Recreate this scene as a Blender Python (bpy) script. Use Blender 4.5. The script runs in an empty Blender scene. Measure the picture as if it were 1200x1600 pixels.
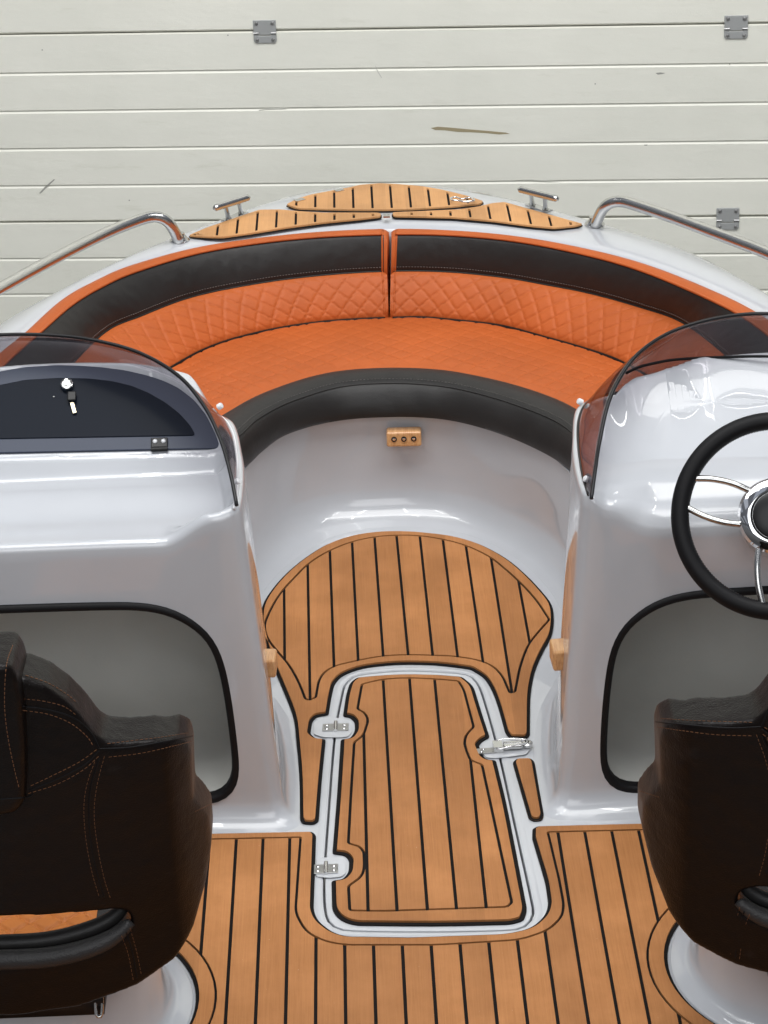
import bpy, bmesh, math, random
from mathutils import Vector, Matrix, noise
from mathutils.bvhtree import BVHTree
from math import sin, cos, pi, radians as R
random.seed(4)
scn = bpy.context.scene
col = scn.collection

# ------------------------------------------------------------------ camera
PITCH, YAW, ROLL = R(25), .00655, .03754
CX, H, F = -.0717, 2.35, 3800.0
fw = Vector((sin(YAW)*cos(PITCH), cos(YAW)*cos(PITCH), -sin(PITCH)))
r0 = Vector((cos(YAW), -sin(YAW), 0)); u0 = r0.cross(fw)
rt = r0*cos(ROLL) - u0*sin(ROLL); up = u0*cos(ROLL) + r0*sin(ROLL)
CAM = Vector((CX, 0, H))
cd = bpy.data.cameras.new('camera'); cam = bpy.data.objects.new('camera', cd); col.objects.link(cam)
cam.matrix_world = Matrix(((rt.x, up.x, -fw.x, CAM.x), (rt.y, up.y, -fw.y, CAM.y), (rt.z, up.z, -fw.z, CAM.z), (0, 0, 0, 1)))
cd.sensor_fit = 'VERTICAL'; cd.sensor_height = 24; cd.lens = F/1600*24
cd.clip_start = .05; cd.clip_end = 200
scn.camera = cam
# ------------------------------------------------------------------ world and lamps (an indoor workshop)
w = bpy.data.worlds.new('World'); scn.world = w; w.use_nodes = True
nt = w.node_tree; bg = nt.nodes['Background']; bg.inputs[1].default_value = 0.35
tc = nt.nodes.new('ShaderNodeTexCoord'); sx = nt.nodes.new('ShaderNodeSeparateXYZ')
rp = nt.nodes.new('ShaderNodeValToRGB'); mr = nt.nodes.new('ShaderNodeMapRange')
mr.inputs[1].default_value = -1; mr.inputs[2].default_value = 1
nt.links.new(tc.outputs['Generated'], sx.inputs[0]); nt.links.new(sx.outputs[2], mr.inputs[0])
nt.links.new(mr.outputs[0], rp.inputs[0]); nt.links.new(rp.outputs[0], bg.inputs[0])
e = rp.color_ramp.elements
e[0].position = .40; e[0].color = (.10, .10, .10, 1)
e[1].position = .62; e[1].color = (.42, .43, .45, 1)
for p, c in ((.50, (.22, .22, .22, 1)), (.80, (.85, .88, .95, 1)), (1.0, (.70, .73, .80, 1))):
    q = e.new(p); q.color = c
# roof lights of the hall, seen only as reflections: bright bays between darker roof sheets
vd_ = nt.nodes.new('ShaderNodeVectorMath'); vd_.operation = 'DIVIDE'; cz = nt.nodes.new('ShaderNodeCombineXYZ')
mz = nt.nodes.new('ShaderNodeMath'); mz.operation = 'MAXIMUM'; mz.inputs[1].default_value = .12
nt.links.new(sx.outputs[2], mz.inputs[0])
for i_ in range(3): nt.links.new(mz.outputs[0], cz.inputs[i_])
nt.links.new(tc.outputs['Generated'], vd_.inputs[0]); nt.links.new(cz.outputs[0], vd_.inputs[1])
bk = nt.nodes.new('ShaderNodeTexBrick'); bk.inputs['Scale'].default_value = 1.0; bk.offset = 0
bk.inputs['Color1'].default_value = (1.45, 1.48, 1.55, 1); bk.inputs['Color2'].default_value = (1.1, 1.15, 1.25, 1); bk.inputs['Mortar'].default_value = (.42, .43, .45, 1)
bk.inputs['Mortar Size'].default_value = .17; bk.inputs['Mortar Smooth'].default_value = .12; bk.inputs['Brick Width'].default_value = .62; bk.inputs['Row Height'].default_value = 1.1
nt.links.new(vd_.outputs[0], bk.inputs['Vector'])
ml = nt.nodes.new('ShaderNodeMix'); ml.data_type = 'RGBA'; ml.blend_type = 'MULTIPLY'
up_ = nt.nodes.new('ShaderNodeMapRange'); up_.inputs[1].default_value = .12; up_.inputs[2].default_value = .3; nt.links.new(sx.outputs[2], up_.inputs[0])
nt.links.new(up_.outputs[0], ml.inputs[0]); nt.links.new(rp.outputs[0], ml.inputs[6]); nt.links.new(bk.outputs['Color'], ml.inputs[7]); nt.links.new(ml.outputs[2], bg.inputs[0])
def area(name, loc, size, power, rot=(0, 0, 0), color=(1, 1, 1)):
    l = bpy.data.lights.new(name, 'AREA'); l.shape = 'RECTANGLE'; l.size, l.size_y = size; l.energy = power; l.color = color
    o = bpy.data.objects.new(name, l); col.objects.link(o); o.location = loc; o.rotation_euler = rot
    return o
area('skylight_lamp', (0, 3.2, 5.4), (6.5, 2.6), 260, (R(30), 0, 0), (1, .995, .98))
area('rear_fill_lamp', (0, -2.5, 4.2), (6, 3.4), 165, (R(66), 0, 0), (.98, .99, 1))  # unseen fill behind the camera, added to brighten the door and aft-facing surfaces
area('door_fill_lamp', (0, 4.5, 4.7), (6, .9), 62, (R(52), 0, 0), (1, .995, .97))  # unseen overhead fill, added to brighten the door but not the footwell
for k, x in enumerate((-2.6, -.9, .9, 2.6)):
    area('tube_lamp', (x, 4.9, 4.6), (.10, 1.5), 9, (0, 0, R(8)))
    area('tube_lamp', (x, 2.6, 4.7), (.10, 1.5), 9, (0, 0, R(-4)))
scn.view_settings.view_transform = 'Standard'; scn.view_settings.look = 'None'
scn.view_settings.exposure = 0.0; scn.view_settings.gamma = 1.0; scn.view_settings.use_curve_mapping = False

# ------------------------------------------------------------------ pixel -> place
def ray(u, v): return fw*F + rt*(u-600) - up*(v-800)
def U(u, v, z):
    d = ray(u, v); return CAM + d*((z-CAM.z)/d.z)
def UY(u, v, y):
    d = ray(u, v); return CAM + d*((y-CAM.y)/d.y)
def UP(u, v, P, n):
    d = ray(u, v); return CAM + d*((Vector(P)-CAM).dot(n)/d.dot(n))

# ------------------------------------------------------------------ materials
def mat(name, base, rough=.5, metal=0, coat=0, spec=.5, coat_rough=.03):
    m = bpy.data.materials.new(name); m.use_nodes = True
    b = m.node_tree.nodes['Principled BSDF']
    b.inputs['Base Color'].default_value = (*base, 1); b.inputs['Roughness'].default_value = rough
    b.inputs['Metallic'].default_value = metal; b.inputs['Coat Weight'].default_value = coat
    b.inputs['Coat Roughness'].default_value = coat_rough
    b.inputs['Specular IOR Level'].default_value = spec
    return m
def N(m, t, **kw):
    n = m.node_tree.nodes.new(t)
    for k, v in kw.items(): setattr(n, k, v)
    return n
def L(m, a, b): m.node_tree.links.new(a, b)
def coords(m, scale=(1, 1, 1)):
    t = N(m, 'ShaderNodeTexCoord'); mp = N(m, 'ShaderNodeMapping'); mp.inputs['Scale'].default_value = scale
    L(m, t.outputs['Object'], mp.inputs['Vector']); return mp.outputs[0]
def noise_n(m, scale, detail=4, rough=.6, sc=(1, 1, 1)):
    n = N(m, 'ShaderNodeTexNoise'); n.inputs['Scale'].default_value = scale; n.inputs['Detail'].default_value = detail
    n.inputs['Roughness'].default_value = rough
    L(m, coords(m, sc), n.inputs['Vector']); return n.outputs['Fac']
def ramp(m, fac, stops):
    r = N(m, 'ShaderNodeValToRGB'); e = r.color_ramp.elements
    e[0].position, e[0].color = stops[0][0], (*stops[0][1], 1); e[1].position, e[1].color = stops[-1][0], (*stops[-1][1], 1)
    for p, c in stops[1:-1]: q = e.new(p); q.color = (*c, 1)
    L(m, fac, r.inputs[0]); return r.outputs[0]
def mixc(m, fac, a, b, mode='MIX'):
    x = N(m, 'ShaderNodeMix', data_type='RGBA', blend_type=mode)
    if isinstance(fac, (int, float)): x.inputs[0].default_value = fac
    else: L(m, fac, x.inputs[0])
    for s, v in ((6, a), (7, b)):
        if isinstance(v, tuple): x.inputs[s].default_value = (*v, 1)
        else: L(m, v, x.inputs[s])
    return x.outputs[2]
def bump(m, h, strength, dist=.001):
    b = N(m, 'ShaderNodeBump'); b.inputs['Strength'].default_value = strength; b.inputs['Distance'].default_value = dist
    L(m, h, b.inputs['Height']); L(m, b.outputs[0], m.node_tree.nodes['Principled BSDF'].inputs['Normal'])
def setin(m, name, out): L(m, out, m.node_tree.nodes['Principled BSDF'].inputs[name])

M = {}
g = mat('gelcoat', (.55, .58, .62), .30, 0, 1.0, .4, .02); M['gel'] = g
setin(g, 'Base Color', ramp(g, noise_n(g, 2.2, 5), [(.3, (.47, .487, .517)), (.7, (.515, .533, .562))]))
bump(g, noise_n(g, 9, 3), .12, .004)
g = mat('gelcoat_matt', (.74, .75, .74), .45); M['gel_matt'] = g
bump(g, noise_n(g, 60, 5), .35, .003)
g = mat('locker_liner', (.23, .235, .22), .6); M['liner'] = g
setin(g, 'Base Color', ramp(g, noise_n(g, 3, 3), [(.35, (.50, .505, .475)), (.7, (.60, .605, .575))]))
bump(g, noise_n(g, 30, 4), .3, .003)

def teak(name, a, b):
    m = mat(name, a, .62, 0, 0, .35)
    fine = noise_n(m, 1, 5, .7, (520, 9, 60)); blot = noise_n(m, 7, 5, .65)
    c = ramp(m, fine, [(.3, a), (.7, b)])
    c = mixc(m, ramp(m, blot, [(.42, (0, 0, 0)), (.75, (.5, .5, .5))]), c, tuple(min(1, q*1.35+.02) for q in b))
    t = N(m, 'ShaderNodeTexCoord'); sp_ = N(m, 'ShaderNodeSeparateXYZ'); L(m, t.outputs['Object'], sp_.inputs[0])
    q1 = N(m, 'ShaderNodeMath', operation='MULTIPLY_ADD'); q1.inputs[1].default_value = 1/.0475; q1.inputs[2].default_value = .02; L(m, sp_.outputs[0], q1.inputs[0])
    q2 = N(m, 'ShaderNodeMath', operation='FLOOR'); L(m, q1.outputs[0], q2.inputs[0])
    wn_ = N(m, 'ShaderNodeTexWhiteNoise', noise_dimensions='1D'); L(m, q2.outputs[0], wn_.inputs['W'])
    c = mixc(m, 1.0, c, ramp(m, wn_.outputs['Value'], [(0, (.86, .85, .84)), (1, (1.08, 1.08, 1.08))]), 'MULTIPLY')
    c = mixc(m, ramp(m, noise_n(m, 2.3, 4, .6), [(.35, (0, 0, 0)), (.65, (.30, .30, .30))]), c, tuple(q*.62 for q in a))
    c = mixc(m, ramp(m, noise_n(m, 260, 2, .5), [(.765, (0, 0, 0)), (.80, (.6, .6, .6))]), c, (.75, .62, .50))
    setin(m, 'Base Color', c); bump(m, fine, .35, .0008)
    setin(m, 'Roughness', ramp(m, blot, [(.3, (.55, .55, .55)), (.8, (.72, .72, .72))]))
    return m
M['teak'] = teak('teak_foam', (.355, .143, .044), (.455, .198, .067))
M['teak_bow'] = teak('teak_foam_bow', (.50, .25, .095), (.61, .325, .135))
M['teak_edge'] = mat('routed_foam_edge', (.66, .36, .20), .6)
M['caulk'] = mat('black_foam', (.008, .007, .007), .8, spec=.15)
M['rubber'] = mat('black_rubber', (.006, .006, .007), .55, spec=.2)
def vinyl(name, base, rough=.42, amt=.3, sc=700, vary=.12, spec=.3):
    m = mat(name, base, rough, 0, 0, spec)
    n = noise_n(m, 5, 4); setin(m, 'Base Color', ramp(m, n, [(.3, tuple(q*(1-vary) for q in base)), (.75, tuple(q*(1+vary) for q in base))]))
    v = N(m, 'ShaderNodeTexVoronoi'); v.inputs['Scale'].default_value = sc; L(m, coords(m), v.inputs['Vector'])
    w2 = noise_n(m, 38, 4, .5, (1, 1, 1))
    a = N(m, 'ShaderNodeMath', operation='MULTIPLY_ADD'); L(m, w2, a.inputs[0]); a.inputs[1].default_value = 4.0; L(m, v.outputs['Distance'], a.inputs[2])
    bump(m, a.outputs[0], amt, .0006)
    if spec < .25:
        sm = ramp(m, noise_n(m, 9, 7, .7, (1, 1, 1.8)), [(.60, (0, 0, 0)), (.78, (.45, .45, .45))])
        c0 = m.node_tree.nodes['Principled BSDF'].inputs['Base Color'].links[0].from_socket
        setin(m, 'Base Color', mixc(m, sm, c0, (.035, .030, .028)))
    return m
M['orange'] = vinyl('orange_vinyl', (.455, .103, .022), .55, .3)
M['black_vinyl'] = vinyl('black_vinyl', (.021, .020, .0195), .42, .35)
M['seat_leather'] = vinyl('dark_brown_leather', (.0048, .0031, .0027), .34, .6, 420, spec=.22)
M['seat_leather2'] = vinyl('grey_perforated_leather', (.030, .029, .029), .42, .6, 420)
M['seat_orange'] = vinyl('seat_orange_vinyl', (.50, .16, .03), .5, .3)
M['thread_o'] = mat('orange_thread', (.20, .085, .035), .8)
M['thread_g'] = mat('grey_thread', (.16, .15, .14), .7)
M['thread_k'] = mat('orange_seam_thread', (.48, .11, .035), .8)
g = mat('polished_steel', (.58, .58, .57), .20, 1); M['steel'] = g
g = mat('brushed_steel', (.52, .53, .53), .34, 1); M['zinc'] = g; g.node_tree.nodes['Principled BSDF'].inputs['Base Color'].default_value = (.40, .40, .40, 1)
setin(g, 'Roughness', ramp(g, noise_n(g, 60, 4), [(.3, (.28, .28, .28)), (.7, (.42, .42, .42))]))
g = mat('zinc_plate', (.36, .37, .37), .42, .35); M['plate'] = g; g.node_tree.nodes['Principled BSDF'].inputs['Base Color'].default_value = (.42, .43, .43, 1)
M['chrome'] = mat('chrome', (.82, .82, .83), .05, 1)
M['plastic'] = mat('black_plastic', (.010, .010, .011), .35, spec=.3)
M['white_plastic'] = mat('white_plastic', (.75, .76, .78), .3)
M['navy'] = mat('navy_lid_paint', (.030, .040, .068), .38, 0, 0, .3)
M['navy_dark'] = mat('dark_smoked_panel', (.008, .011, .018), .20, 0, 0, .05)
M['brass'] = mat('key_metal', (.66, .58, .42), .3, 1)
g = mat('oiled_wood', (.62, .33, .14), .32, 0, .4); M['wood'] = g
setin(g, 'Base Color', ramp(g, noise_n(g, 1, 5, .65, (300, 26, 90)), [(.28, (.46, .20, .075)), (.5, (.62, .33, .14)), (.75, (.70, .42, .20))]))
# tinted acrylic: transparent body with a real fresnel skin
g = bpy.data.materials.new('smoked_acrylic'); g.use_nodes = True; M['acrylic'] = g
ns = g.node_tree.nodes; ns.clear(); out = N(g, 'ShaderNodeOutputMaterial'); tr = N(g, 'ShaderNodeBsdfTransparent'); gl = N(g, 'ShaderNodeBsdfGlossy')
tr.inputs[0].default_value = (.61, .595, .62, 1); gl.inputs['Roughness'].default_value = .02
lw_ = N(g, 'ShaderNodeLayerWeight'); lw_.inputs[0].default_value = .5; pw = N(g, 'ShaderNodeMath', operation='POWER'); pw.inputs[1].default_value = 4; L(g, lw_.outputs['Facing'], pw.inputs[0])
fr = N(g, 'ShaderNodeMath', operation='MULTIPLY_ADD'); fr.inputs[1].default_value = .5; fr.inputs[2].default_value = .10; L(g, pw.outputs[0], fr.inputs[0]); mx = N(g, 'ShaderNodeMixShader')
L(g, fr.outputs[0], mx.inputs[0]); L(g, tr.outputs[0], mx.inputs[1]); L(g, gl.outputs[0], mx.inputs[2]); L(g, mx.outputs[0], out.inputs[0])
# garage door paint
g = mat('door_paint', (.78, .78, .71), .42, 0, 0, .45); M['door'] = g
c1 = ramp(g, noise_n(g, 1.3, 5, .6), [(.35, (.755, .755, .68)), (.7, (.825, .82, .745))])
c2 = ramp(g, noise_n(g, 5, 6, .7, (1, 1, 5)), [(.60, (1, 1, 1)), (.80, (.88, .88, .85))])
setin(g, 'Base Color', mixc(g, 1.0, c1, c2, 'MULTIPLY'))
a1 = noise_n(g, 700, 2); a2 = noise_n(g, 5, 4, .6, (1, 1, 2.5))
a = N(g, 'ShaderNodeMath', operation='MULTIPLY_ADD'); L(g, a2, a.inputs[0]); a.inputs[1].default_value = 8; L(g, a1, a.inputs[2])
bump(g, a.outputs[0], .45, .0007)
M['gap'] = mat('door_joint_seal', (.07, .07, .065), .8)
M['smear'] = mat('brown_smear', (.33, .28, .17), .6)
M['scuff'] = mat('grey_scuff', (.33, .33, .30), .6)
M['scuff2'] = mat('pale_scuff', (.60, .60, .55), .6)
g = mat('concrete', (.28, .28, .27), .7); M['concrete'] = g
setin(g, 'Base Color', ramp(g, noise_n(g, 3, 8), [(.3, (.22, .22, .21)), (.7, (.33, .33, .32))]))

# ------------------------------------------------------------------ mesh helpers
def finish(name, bm, m, parent=None, smooth=False, angle=None, recalc=True):
    if recalc: bmesh.ops.recalc_face_normals(bm, faces=bm.faces)
    me = bpy.data.meshes.new(name); bm.to_mesh(me); bm.free()
    o = bpy.data.objects.new(name, me); col.objects.link(o)
    for q in (m if isinstance(m, (list, tuple)) else [m]): me.materials.append(q)
    if smooth:
        for p in me.polygons: p.use_smooth = True
        if angle: me.set_sharp_from_angle(angle=R(angle))
    if parent: o.parent = parent
    return o
def bevel(o, wd, seg=2, ang=40):
    b = o.modifiers.new('b', 'BEVEL'); b.width = wd; b.segments = seg; b.limit_method = 'ANGLE'; b.angle_limit = R(ang); return o
def empty(name, loc=(0, 0, 0)):
    o = bpy.data.objects.new(name, None); col.objects.link(o); o.location = loc; o.empty_display_size = .1; return o
def tag(o, label, cat, group=None, kind=None):
    if label: o['label'] = label
    if cat: o['category'] = cat
    if group: o['group'] = group
    if kind: o['kind'] = kind
    return o
def resample(pts, n, closed=False, smooth=True):
    P = [Vector(p) for p in pts]
    if smooth:
        k = len(P); D = []
        rng = range(k) if closed else range(k-1)
        for i in rng:
            p0 = P[(i-1) % k] if closed or i > 0 else P[0]*2-P[1]
            p1 = P[i]; p2 = P[(i+1) % k]; p3 = P[(i+2) % k] if closed or i+2 < k else P[-1]*2-P[-2]
            for j in range(12):
                t = j/12
                D.append(.5*((2*p1)+(p2-p0)*t+(2*p0-5*p1+4*p2-p3)*t*t+(3*p1-p0-3*p2+p3)*t**3))
        if not closed: D.append(P[-1])
    else: D = P
    if closed: D = D+[D[0]]
    s = [0]
    for a, b in zip(D, D[1:]): s.append(s[-1]+(b-a).length)
    out = []; m = n if closed else n-1; j = 0
    for i in range(n):
        t = s[-1]*i/m
        while j < len(s)-2 and s[j+1] < t: j += 1
        f = (t-s[j])/max(1e-9, s[j+1]-s[j]); out.append(D[j].lerp(D[j+1], min(1, max(0, f))))
    return out
def gsm(pts, it=3):
    """gentle smoothing of an open polyline"""
    P = [p.copy() for p in pts]
    for _ in range(it):
        P = [P[0]]+[(P[i-1]+P[i]*2+P[i+1])/4 for i in range(1, len(P)-1)]+[P[-1]]
    return P
def fillet(pts, rad, seg=5):
    out = []; n = len(pts)
    for i in range(n):
        a, b, c = Vector(pts[i-1]), Vector(pts[i]), Vector(pts[(i+1) % n])
        r = rad[i] if isinstance(rad, (list, tuple)) else rad
        d1 = (a-b); d2 = (c-b); l1, l2 = d1.length, d2.length
        r = min(r, l1*.49, l2*.49)
        if r < 1e-5: out.append(b); continue
        p = b+d1/l1*r; q = b+d2/l2*r
        for k in range(seg+1):
            t = k/seg; out.append(p*(1-t)**2+b*2*t*(1-t)+q*t*t)
    return out
def offset(poly, d):
    """move a closed XY loop outwards by d (CCW or CW)"""
    n = len(poly); A = sum(poly[i].x*poly[(i+1) % n].y-poly[(i+1) % n].x*poly[i].y for i in range(n))
    s = 1 if A > 0 else -1; out = []
    for i in range(n):
        a, b, c = poly[i-1], poly[i], poly[(i+1) % n]
        e1 = (b-a); e2 = (c-b)
        if e1.length < 1e-7 or e2.length < 1e-7: out.append(b.copy()); continue
        e1 = e1.normalized(); e2 = e2.normalized()
        n1 = Vector((e1.y, -e1.x, 0))*s; n2 = Vector((e2.y, -e2.x, 0))*s
        m = n1+n2
        if m.length < .2: out.append(b+n1*d); continue
        m.normalize(); k = d/max(.5, m.dot(n1)); out.append(b+m*k)
    return out
def flat_bm(loops, bm=None):
    bm = bm or bmesh.new(); es = []
    for lp in loops:
        vs = [bm.verts.new(p) for p in lp]
        for i in range(len(vs)): es.append(bm.edges.new((vs[i-1], vs[i])))
    r = bmesh.ops.triangle_fill(bm, edges=es, use_beauty=True, use_dissolve=False)
    return bm
def raise_bm(bm, t):
    """thicken flat faces upwards by t"""
    r = bmesh.ops.extrude_face_region(bm, geom=bm.faces[:])
    for v in [g for g in r['geom'] if isinstance(g, bmesh.types.BMVert)]: v.co.z += t
def slab(name, loops, z, t, m, parent=None, bev=0, xf=None):
    bm = flat_bm([[Vector((p.x, p.y, z)) for p in lp] for lp in loops]); raise_bm(bm, t)
    if xf:
        for v in bm.verts: v.co = xf(v.co)
    o = finish(name, bm, m, parent)
    if bev: bevel(o, bev)
    return o
def loft(rows, bm=None, close_u=False, close_v=False, mi=None):
    bm = bm or bmesh.new(); V = [[bm.verts.new(p) for p in r] for r in rows]
    nr, nc = len(rows), len(rows[0])
    for i in range(nr if close_v else nr-1):
        for j in range(nc if close_u else nc-1):
            a, b, c, d = V[i][j], V[i][(j+1) % nc], V[(i+1) % nr][(j+1) % nc], V[(i+1) % nr][j]
            try:
                f = bm.faces.new((a, b, c, d))
                if mi is not None: f.material_index = mi[i] if isinstance(mi, (list, tuple)) else mi
            except ValueError: pass
    return bm
def tube_bm(pts, r, n=10, bm=None, closed=False, caps=True):
    bm = bm or bmesh.new(); P = [Vector(p) for p in pts]; k = len(P); rows = []
    t0 = (P[1]-P[0]).normalized(); nrm = t0.orthogonal().normalized()
    for i in range(k):
        if closed: t = (P[(i+1) % k]-P[i-1]).normalized()
        else: t = (P[min(k-1, i+1)]-P[max(0, i-1)]).normalized()
        nrm = (nrm-t*nrm.dot(t)).normalized(); b = t.cross(nrm)
        rr = r[i] if isinstance(r, (list, tuple)) else r
        rows.append([P[i]+(nrm*cos(2*pi*j/n)+b*sin(2*pi*j/n))*rr for j in range(n)])
    V = [[bm.verts.new(p) for p in q] for q in rows]
    for i in range(k if closed else k-1):
        for j in range(n):
            bm.faces.new((V[i][j], V[i][(j+1) % n], V[(i+1) % k][(j+1) % n], V[(i+1) % k][j]))
    if caps and not closed: bm.faces.new(V[0][::-1]); bm.faces.new(V[-1])
    return bm
def tube(name, pts, r, m, parent=None, n=10, closed=False):
    return finish(name, tube_bm(pts, r, n, closed=closed), m, parent, smooth=True, angle=50)
def frame(P, z, x=(1, 0, 0)):
    z = Vector(z).normalized(); x = Vector(x); x = (x-z*x.dot(z)).normalized(); y = z.cross(x)
    return Matrix(((x.x, y.x, z.x, P[0]), (x.y, y.y, z.y, P[1]), (x.z, y.z, z.z, P[2]), (0, 0, 0, 1)))
def lathe_bm(prof, n=48, mt=None, bm=None):
    bm = bm or bmesh.new(); rows = [[Vector((r*cos(2*pi*j/n), r*sin(2*pi*j/n), z)) for j in range(n)] for r, z in prof]
    if mt: rows = [[mt @ p for p in q] for q in rows]
    V = [[bm.verts.new(p) for p in q] for q in rows]
    for i in range(len(V)-1):
        for j in range(n): bm.faces.new((V[i][j], V[i][(j+1) % n], V[i+1][(j+1) % n], V[i+1][j]))
    bm.faces.new(V[0][::-1]); bm.faces.new(V[-1]); return bm
def lathe(name, prof, m, parent=None, mt=None, n=48, ang=35):
    return finish(name, lathe_bm(prof, n, mt), m, parent, smooth=True, angle=ang)
def box_bm(sx, sy, sz, mt=None, bm=None):
    bm = bm or bmesh.new(); r = bmesh.ops.create_cube(bm, size=1)
    for v in r['verts']:
        v.co = Vector((v.co.x*sx, v.co.y*sy, v.co.z*sz))
        if mt: v.co = mt @ v.co
    return bm
def box(name, sx, sy, sz, mt, m, parent=None, bev=0, seg=2):
    o = finish(name, box_bm(sx, sy, sz, mt), m, parent)
    if bev: bevel(o, bev, seg)
    return o
def px(lst, z): return [U(u, v, z) for u, v in lst]

# ================================================================== SETTING
bm = bmesh.new(); bmesh.ops.create_grid(bm, x_segments=2, y_segments=2, size=14)
for v in bm.verts: v.co += Vector((0, 2, -.95))
tag(finish('floor', bm, M['concrete']), 'grey concrete workshop floor', None, kind='structure'); bpy.data.objects['floor'].pop('label')

# ---- garage door
DA = R(5.7); DN = Vector((sin(DA), cos(DA), 0)); DX = Vector((cos(DA), -sin(DA), 0)); DP = Vector((0, 7.1, 0))
def DU(u, v): return UP(u, v, DP, DN)
door = empty('sectional_door', (0, 7.1, -.95))
tag(door, 'cream ribbed sectional garage door closing off the wall behind the boat', 'garage door')
def DL(x, z, d=0): return DP + DX*x + Vector((0, 0, z)) - DN*d - Vector(door.location)
pitch = .1173; zj = .6085
for s in range(-3, 4):
    z1 = zj+5*pitch*(s+1); z0 = z1-5*pitch
    if z1 < -.95 or z0 > 2.8: continue
    z0 = max(z0, -.94)
    prof = [(z1-.0015, -.03), (z1-.0015, -.006), (z1-.004, 0)]
    for k in range(1, 5):
        zz = z1-k*pitch
        if zz < z0+.02: break
        prof += [(zz+.0035, 0), (zz+.0015, -.0050), (zz-.0008, -.0050), (zz-.0070, 0)]
    prof += [(z0+.008, 0), (z0+.0025, -.007), (z0+.0025, -.03)]
    xs = [-3.6+7.2*i/2 for i in range(3)]
    bm = loft([[DL(x, z, d) for x in xs] for z, d in prof])
    finish('door_panel', bm, M['door'], door)
bm = loft([[DL(x, z, -.028) for x in (-3.6, 3.6)] for z in (-.95, 2.8)]); finish('joint_seal', bm, M['gap'], door)
def door_hinge(u, v):
    c = DU(u, v); mt0 = Matrix.Translation(c-Vector(door.location)) @ Matrix(((DX.x, 0, -DN.x, 0), (DX.y, 0, -DN.y, 0), (0, 1, 0, 0), (0, 0, 0, 1)))
    def P(pts, d, t):
        bm = bmesh.new(); lo = [bm.verts.new(mt0 @ Vector((x, y, d))) for x, y in pts]; hi = [bm.verts.new(mt0 @ Vector((x, y, d+t))) for x, y in pts]
        bm.faces.new(hi); k = len(pts)
        for i in range(k): bm.faces.new((lo[i-1], lo[i], hi[i], hi[i-1]))
        return bm
    hw = .034
    bm = P([(-hw, .036), (-hw, -.001), (-.017, -.001), (-.017, -.0075), (.017, -.0075), (.017, -.001), (hw, -.001), (hw, .036)], .001, .0035)
    h = bevel(finish('hinge', bm, M['plate'], door), .001)
    bm = P([(-hw, -.004), (-.019, -.004), (-.019, -.011), (.019, -.011), (.019, -.004), (hw, -.004), (hw, -.026), (hw-.005, -.032), (-hw+.005, -.032), (-hw, -.026)], .001, .0035)
    bevel(finish('lower_leaf', bm, M['plate'], h), .001)
    for sx_ in (-1, 1):
        b = tube_bm([mt0 @ Vector((sx_*.0185, -.003, .004)), mt0 @ Vector((sx_*.034, -.003, .004))], .0038, 10)
        finish('knuckle', b, M['zinc'], h, True, 50)
        for yy in (.027, -.023):
            lathe('screw', [(.0055, 0), (.0055, .002), (.0035, .0045), (.001, .005)], M['zinc'], h, mt0 @ Matrix.Translation((sx_*.024, yy, .0045)), 14)
for q in ((414, 50), (1150, 43), (1137, 342.5)): door_hinge(*q)
def mark(name, pts, m, d=.0006):
    P = [DU(u, v)-DN*d-Vector(door.location) for u, v in pts]
    bm = bmesh.new(); bm.faces.new([bm.verts.new(p) for p in P]); r = bmesh.ops.extrude_face_region(bm, geom=bm.faces[:])
    for v in [x for x in r['geom'] if isinstance(x, bmesh.types.BMVert)]: v.co += DN*.0005
    return finish(name, bm, m, door)
mark('smear_mark', [(673, 200), (684, 198), (700, 199), (722, 201), (745, 203), (768, 205), (790, 207), (797, 209), (780, 210), (760, 208), (735, 206.5), (715, 206), (695, 203.5), (680, 203)], M['smear'])
mark('scuff_mark', [(61, 302), (70, 292), (84, 280), (86, 280.5), (76, 290), (64, 302)], M['scuff'])
mark('scuff_mark', [(404, 172), (418, 169), (432, 168.5), (448, 168), (446, 169.5), (430, 170), (415, 171), (405, 173)], M['scuff2'])
mark('scuff_mark', [(1024, 114), (1032, 113), (1040, 114), (1035, 115.5), (1028, 116.5)], M['scuff'])
mark('scuff_mark', [(586, 102), (587, 103), (592, 113), (597, 121), (596, 122), (590, 113)], M['scuff2'])
mark('scuff_mark', [(1006, 226), (1012, 225.8), (1011, 227.4), (1007, 227.3)], M['scuff'])
mark('scuff_mark', [(806, 281), (830, 280), (860, 282), (878, 282.5), (860, 283.5), (830, 281.6)], M['scuff2'])
for u, v in ((202, 313), (66, 78), (930, 131), (356, 55), (1080, 437), (710, 322), (1140, 100)): mark('scuff_mark', [(u-1, v-.8), (u+1, v-.9), (u+1.1, v+.8), (u-.9, v+.9)], M['scuff'])

# ================================================================== THE BOAT
boat = empty('motorboat', (0, 4, -.45))
tag(boat, 'pale grey open motorboat with teak-look foam decking, bow bench, twin consoles and stainless rails', 'boat')
OFF = -Vector(boat.location)
def B(o):
    """re-home a world-built mesh under the boat (or under one of its parts)"""
    return o
def world_child(o, parent):
    o.parent = parent; o.matrix_parent_inverse = Matrix.Translation(-Vector(parent.location)) if parent.type == 'EMPTY' else Matrix.Identity(4)
    return o
# every part mesh is written in world coordinates; the Empty's offset is undone once, at the part level
def FB(name, bm, m, parent=None, **k):
    o = finish(name, bm, m, None, **k); return world_child(o, parent or boat)
class _P: pass
def adopt(o, parent=None): return world_child(o, parent or boat)

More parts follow.
